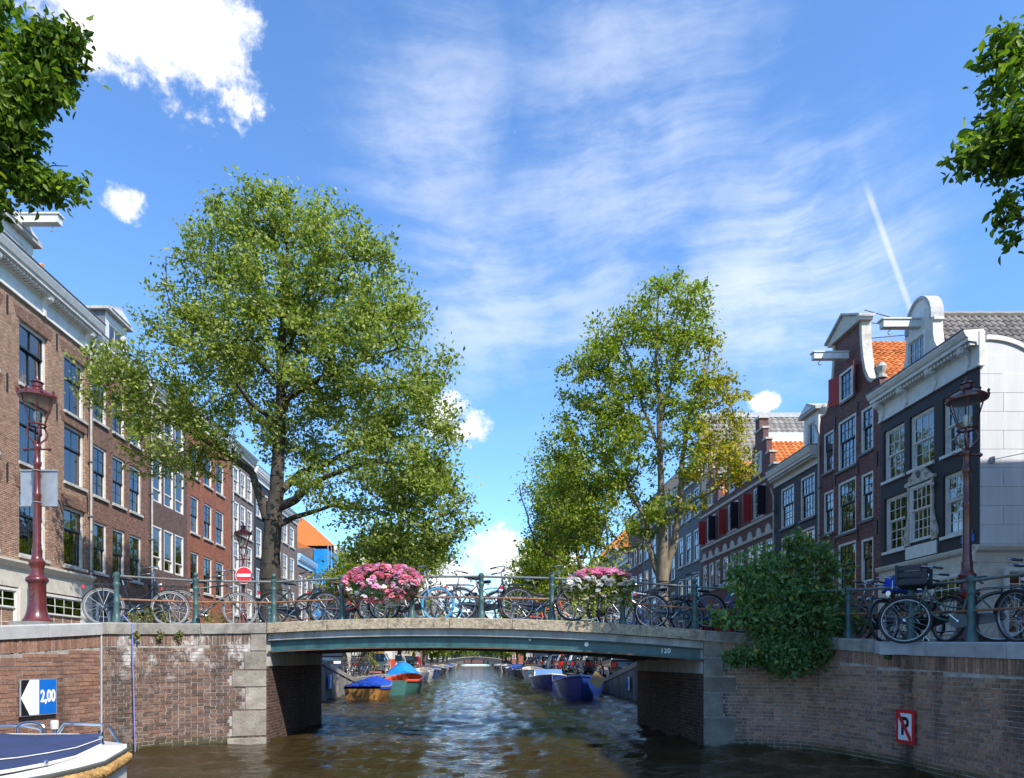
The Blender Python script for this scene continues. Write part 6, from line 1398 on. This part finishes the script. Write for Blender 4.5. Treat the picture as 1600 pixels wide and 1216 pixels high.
# near boat at the lower left: white launch with navy cover and rope fender
def near_boat():
    yaw = math.radians(29); bowp = Vector((-2.6, 5.1, 0)); L, B = 9.0, 3.1
    ax = Vector((math.cos(yaw), math.sin(yaw), 0)); o = thing('launch', 'white launch with a navy blue canvas cover and tan rope fender', 'boat', bowp-ax*L, None, True, (0, 0, yaw))
    st = hull_shape(L, B, .84, 3.4, .85, .06, 60)
    def sec(b, z): return [(-b, z), (-b*1.0, z*.5), (-b*.82, -.05), (0, -.3), (b*.82, -.05), (b, z*.5), (b, z)]
    MB().loft([[(x, y, q) for y, q in sec(b, z)] for x, b, z in st], closed=False, caps=False).build('hull', 'hull_white', o, True)
    W_ = .3
    def inn(x, b, z): return max(0.0, b-W_*(.55 if x < L*.6 else .55+.45*(x-L*.6)/(L*.4)))
    MB().loft([[(x, -b, z+.01), (x, -max(.0, inn(x, b, z)), z+.055), (x, 0, z+.06), (x, max(.0, inn(x, b, z)), z+.055), (x, b, z+.01)] for x, b, z in st], closed=False, caps=False).build('deck', 'hull_white', o, True)
    for k in (-1, 1):                                           # laid rope fender of three twisted strands
        f = MB(); n = 420; pts = []
        xs = [q[0] for q in st]
        for i in range(n+1):
            t = i/n; u = .45+.55*(1-(1-t)**1.8); x = L*u*.9999; b = np.interp(x, xs, [q[1] for q in st]); z = np.interp(x, xs, [q[2] for q in st]); pts.append(Vector((x, k*b, z-.045)))
        al = 0
        for s_ in range(3):
            q = []; al = 0
            for i, p in enumerate(pts):
                if i: al += (p-pts[i-1]).length
                t = (pts[min(i+1, n)]-pts[max(i-1, 0)]).normalized(); sd = Vector((0, 0, 1)).cross(t); a = al*38+s_*2*PI/3
                q.append(p+(sd*math.cos(a)+Vector((0, 0, 1))*math.sin(a))*.019)
            f.tube(q, .025, 7)
        f.build('rope_fender', 'rope_tan', o, True)
        MB().tube([(x, k*(b+.004), z+.015) for x, b, z in st], .014, 6).build('gunwale_strip', 'frame_grey', o, True)
    # canvas cover: the hull outline drawn in a hand's breadth, ridge falling towards the bow, with folds
    cv = []; m_ = 24; k_ = (L-.17)/L; n = len(st)-1
    for x, b, z in st:
        x = x*k_; hb = max(.01, b*.935); hgt = .06+.95*max(0, 1-x/(L*.93))**.85; row = []
        for j in range(m_+1):
            y = -1+2*j/m_; fold = .03*math.sin(5.5*abs(y)*2+x*1.1+(2 if y > 0 else 0))*(1-abs(y))*min(1, hgt*4)+.012*math.sin(9*y+x*3)*(1-abs(y))
            row.append((x, hb*y, z+.075+hgt*(1-abs(y)**1.25)+fold-(.03 if j in (0, m_) else 0)))
        cv.append(row)
    MB().loft(cv, closed=False, caps=False).build('canvas_cover', 'tarp_navy', o, True)
    c = [x for x in o.children if x.name.startswith('canvas_cover')][0]
    for j in (0, m_): MB().tube([(r[j][0], r[j][1]*1.01, r[j][2]+.012) for r in cv], .011, 5).build('cover_piping', 'white_paint', c, True)
    for j in (3, m_-3): MB().tube([(r[j][0], r[j][1], r[j][2]+.008) for r in cv[6:]], .004, 4).build('cover_seam', 'curtain', c, True)
    for i in range(8, n, 5):
        for j in (0, m_): x, y, z = cv[i][j]; MB().lathe([(.014, 0), (.014, .012), (.006, .02)], 8, (x, y*1.035, z+.02)).build('press_stud', 'chrome', c, True)
    zb = lambda x: float(np.interp(x, [q[0] for q in st], [q[2] for q in st])); bb = lambda x: float(np.interp(x, [q[0] for q in st], [q[1] for q in st]))
    def hoop(x0, y0, x1, y1, h, r=.014):
        pts = [(x0, y0, zb(x0)+.03)]+[(x0+(x1-x0)*(.5-.5*math.cos(a)), y0+(y1-y0)*(.5-.5*math.cos(a)), zb(x0)+.03+h*(.62+.38*math.sin(a))) for a in np.linspace(0, PI, 12)]+[(x1, y1, zb(x1)+.03)]
        MB().tube(pts, r, 8).build('grab_rail', 'steel', o, True)
    for x in (L-1.25, L-.78): hoop(x, bb(x)-.08, x+.2, bb(x+.2)-.08, .15)
    hoop(L-1.05, bb(L-1.05)-.06, L-.6, bb(L-.6)-.06, .13, .011); hoop(L-2.3, bb(L-2.3)-.08, L-1.6, bb(L-1.6)-.08, .09, .014)
    pts = []
    for t in np.linspace(0, 1, 14):
        x = L-.5+.46*t; pts.append((x, max(.02, bb(x)-.06), zb(x)+.04+.12*min(1, math.sin(PI*t)*2.2)))
    MB().tube(pts, .014, 8).build('bow_rail', 'steel', o, True)
    x = L-.5; y = bb(x)-.2; MB().tube([(x, y, zb(x)+.05), (x, y, zb(x)+.13)], .016, 8).build('light_post', 'chrome', o, True); MB().lathe([(.03, .13), (.032, .19), (.028, .2)], 12, (x, y, zb(x))).build('navigation_light', 'cream_paint', o, True)
    for x, y in ((L-.17, .05), ):
        c2 = MB(); c2.lathe([(.03, 0), (.018, .03), (.018, .1), (.022, .11)], 10, (x, y, zb(x)+.055)); c2.tube([(x, y-.08, zb(x)+.12), (x, y+.08, zb(x)+.12)], .014, 8); c2.build('bollard', 'steel', o, True)
    r = MB(); pts = [(L-1.0+.05*math.cos(a*3)+.012*a, -bb(L-1.0)+.1+.035*math.sin(a*3), zb(L-1.0)+.05+.012*a*.3) for a in np.linspace(0, 6.3, 40)]; r.tube(pts, .014, 6).build('coiled_line', 'frame_blue', o, True)
    r = MB(); pts = [(L-1.7+.5*t, bb(L-1.5)-.16+.03*math.sin(t*20), zb(L-1.5)+.09+.015*math.sin(t*31)) for t in np.linspace(0, 1, 24)]; r.tube(pts, .014, 6).build('blue_rope', 'tarp_sky', o, True)
near_boat()
# ================================================================== CARS
def car(label, x, y, yaw, m_, L=4.0, Wd=1.72, H=1.45, hatch=True, group='cars parked on the quay'):
    if m_ not in MATS: mat(m_, {'car_black': (.012, .013, .016), 'car_white': (.7, .7, .7), 'car_silver': (.42, .44, .46), 'car_red': (.45, .02, .02), 'car_blue': (.03, .07, .2)}[m_], .25, coat=.8, var=.03)
    z = zst(y); o = thing('parked_car', label, 'car', (x, y, z), group, True, (0, 0, yaw)); h = L/2; w = Wd/2
    side = [(-h, .32), (-h-.02, .55), (-h+.05, .86), (-h+.35, .95), (.55, .95), (h-.55, .86), (h-.12, .72), (h, .52), (h-.03, .3), (h-.4, .2), (-h+.4, .2)]
    b = MB(); b.loft([[(px, -w*k+dy, pz) for px, pz in side] for k, dy in ((1, .06), (1, 0), (.96, -.0))][:1]+[[(px*.99, yy, pz) for px, pz in side] for yy in (-w, -w*.5, w*.5, w)]+[[(px*.985, w-.02, pz) for px, pz in side]]); b.build('body', m_, o, True)
    gl = [[(-h+.12, .93), (-h+.42 if hatch else -h+.9, H-.06), (.25, H-.04), (.95, .95)]]
    c = MB(); pr = [(-h+.10, .94), (-h+.40, H-.07), (.22, H-.05), (1.0, .94)]
    c.loft([[(px, -w*.94, pz) if pz < 1 else (px, -w*.76, pz) for px, pz in pr], [(px, w*.94, pz) if pz < 1 else (px, w*.76, pz) for px, pz in pr]]); c.build('windows', 'pane_dark', o)
    r = MB(); r.loft([[(-h+.38, yy, H-.07), (-h+.5, yy*.98, H), (.1, yy*.98, H), (.26, yy, H-.05)] for yy in (-w*.77, w*.77)]); r.build('roof', m_, o)
    for px in (-h+.4, -.35, .22):
        for k in (-1, 1): MB().tube([(px if px > -1 else -h+.12, k*w*.945, .94), (px, k*w*.77, H-.05)], .035, 5).build('pillar', m_, o)
    for px in (-h+.72, h-.75):
        for k in (-1, 1):
            wv = MB(); wv.tube([(px, k*w*.8, .31), (px, k*(w+.012), .31)], .31, 18).build('wheel', 'rubber', o, True); MB().tube([(px, k*(w+.013), .31), (px, k*(w+.022), .31)], .19, 14).build('hub_cap', 'chrome', [q for q in o.children if q.name.startswith('wheel')][-1])
    for k in (-1, 1):
        MB().box(-h-.035, -h+.05, k*w*.82-.1, k*w*.82+.1, .60, .86).build('tail_light', 'red_lens', o); MB().box(h-.2, h-.04, k*w*.75-.16, k*w*.75+.16, .58, .70).build('headlight', 'white_plastic', o)
        MB().box(.62, .74, k*(w+.02)-.06, k*(w+.02)+.08, .92, 1.05).build('mirror', m_, o)
    MB().box(-h-.045, -h-.02, -.26, .26, .50, .61).build('number_plate', 'plate_yellow', o); MB().box(h+.005, h+.02, -.26, .26, .36, .47).build('number_plate', 'plate_yellow', o)
    MB().box(-h-.05, -h+.02, -w*.95, w*.95, .3, .46).build('bumper', 'rubber', o)
mat('pane_dark', (.02, .024, .028), .08, var=0); mat('plate_yellow', (.75, .48, .02), .4, var=.02)
car('black car parked at the top of the left quay wall facing the bridge', -7.15, 33.0, -PH+.12, 'car_black')
car('silver car parked facing the bridge beside the yellow bush on the left quay', -7.1, 48.5, -PH, 'car_silver')
car('black hatchback with yellow plate parked with its tail to the bridge on the right quay', 7.75, 36.0, PH-.05, 'car_black', 3.8, 1.72, 1.4)
car('black estate car parked ahead of the hatchback on the right quay', 7.7, 44.5, PH, 'car_black', 4.4)
car('dark blue car parked under the right quay trees', 7.7, 51, PH, 'car_blue')
car('red car parked under the right quay trees', 7.7, 58, PH, 'car_red')
for i, y in enumerate((64, 73, 79, 93)): car(['white car parked far along the right quay', 'silver car parked far along the right quay', 'dark blue car parked far along the right quay', 'black car parked far along the right quay'][i], 7.7, y, PH, ['car_white', 'car_silver', 'car_blue', 'car_black'][i])
for i, y in enumerate((62, 74, 80)): car(['white car parked far along the left quay', 'black car parked far along the left quay', 'red car parked far along the left quay'][i], -7.3, y, -PH, ['car_white', 'car_black', 'car_red'][i])
# small bicycles on the quays seen under the bridge
for i, (x, y) in enumerate(((-6.75, 37.5), (-6.8, 38.6), (-6.75, 40.2), (-6.85, 41.3), (7.0, 38.9), (7.05, 40.2), (6.95, 42.9), (7.1, 44.2), (7.0, 47.5), (7.0, 49.2))):
    w_ = 'left' if x < 0 else 'right'
    bike('bicycle parked on the edge of the %s quay seen under the bridge' % w_, 'oma' if i % 2 else 'diamond', (x, y), (x+(.5 if i % 3 else -.4), y+.9), zst(y)+.035, frame=['frame_silver', 'black_paint', 'frame_blue', 'frame_green'][i % 4], lean=.05, group='bicycles on the %s quay' % w_)
# green site hut, orange-white kiosk and shrub on the left quay
s = thing('site_hut', 'bright green metal site hut on the left quay seen under the bridge', 'hut', (-9.0, 42.5, .7)); mat('hut_green', (.01, .3, .07), .5)
MB().box(-9.9, -8.0, 41.6, 43.8, .7, 2.9).build('walls', 'hut_green', s); MB().box(-10.0, -7.9, 41.5, 43.9, 2.902, 3.0).build('roof', 'granite_light', s); MB().box(-8.9, -8.15, 41.57, 41.598, .8, 2.7).build('door', 'hut_green', s); MB().box(-8.0, -7.93, 41.65, 43.7, .72, 2.85).build('end_panel', 'white_paint', s)
s = thing('kiosk', 'orange and white kiosk on the left quay behind the sky blue tarpaulin', 'kiosk', (-7.4, 55, .7)); MB().box(-8.6, -6.6, 54.5, 56.5, .7, 1.75).build('counter', 'red_trim', s); MB().box(-8.6, -6.6, 54.52, 56.48, 1.752, 3.3).build('walls', 'white_paint', s); MB().box(-8.8, -6.4, 54.3, 56.7, 3.302, 3.42).build('roof', 'white_paint', s); MB().box(-8.2, -7.2, 54.49, 54.518, 2.0, 2.9).build('hatch', 'hull_wood', s)
make_tree('quay_shrub', 'yellow green shrub in a tub beside the green hut', [[(-7.0, 44.6, .7, .05), (-7.0, 44.6, 1.6, .03)]], [(-7.0, 44.6, 1.55, .6, .6, .7, 1)], 40, 60, .14, 41, 'leaf_weed', sig=.14, cat='shrub', thin=.006, crown='foliage')
# ================================================================== FAR BRIDGE
fb = thing('arch_bridge', 'distant low arched bridge with dark arch and railing closing the canal', 'bridge', (0, 192, 0))
n = 20; arch = [(-6.4+12.8*i/n, .25+1.75*math.sqrt(max(0, 1-((i/n-.5)*2)**2*.92))) for i in range(n+1)]
deck = [(-10+20*i/n, 1.6+1.25*(1-((i/n-.5)*2)**2)) for i in range(n+1)]
m_ = MB(); m_.prism([(-10, -.3), (-6.4, -.3)]+arch+[(6.4, -.3), (10, -.3)]+list(reversed(deck)), 192, 200, lambda x, z, y: (x, y, z)); m_.build('arch', 'paint_grey_brick', fb)
m_ = MB(); m_.loft([[(x, 191.9, z-.25), (x, 191.9, z+.02), (x, 192.4, z+.02), (x, 192.4, z-.25)] for x, z in deck]); m_.build('kerb', 'granite', fb)
for i in range(0, n+1): x, z = deck[i]; MB().tube([(x, 192.2, z), (x, 192.2, z+1.0)], .05, 6).build('post', 'rail_green', fb)
for h_ in (.5, .95): MB().tube([(x, 192.2, z+h_) for x, z in deck], .035, 5).build('rail', 'rail_green', fb)
# houses closing the view beyond it
def FXB(s, d, z): return (s, 250-d, z)
for i, (a, b) in enumerate(((-26, -18), (-18, -11), (-11, -4), (-4, 3), (3, 10), (10, 18), (18, 26))):
    zt = 11+2*math.sin(i*2.3); rowhouse('canal_house', 'far house beyond the arched bridge at the end of the canal', FXB, a, b, zt, [(a+.9+1.9*k, a+2.1+1.9*k) for k in range(3)], [(z, z+1.9) for z in (2.4, 5.4, 8.2)], mats_far[i], dict(wt, detail=0), .6, group='houses closing the canal')
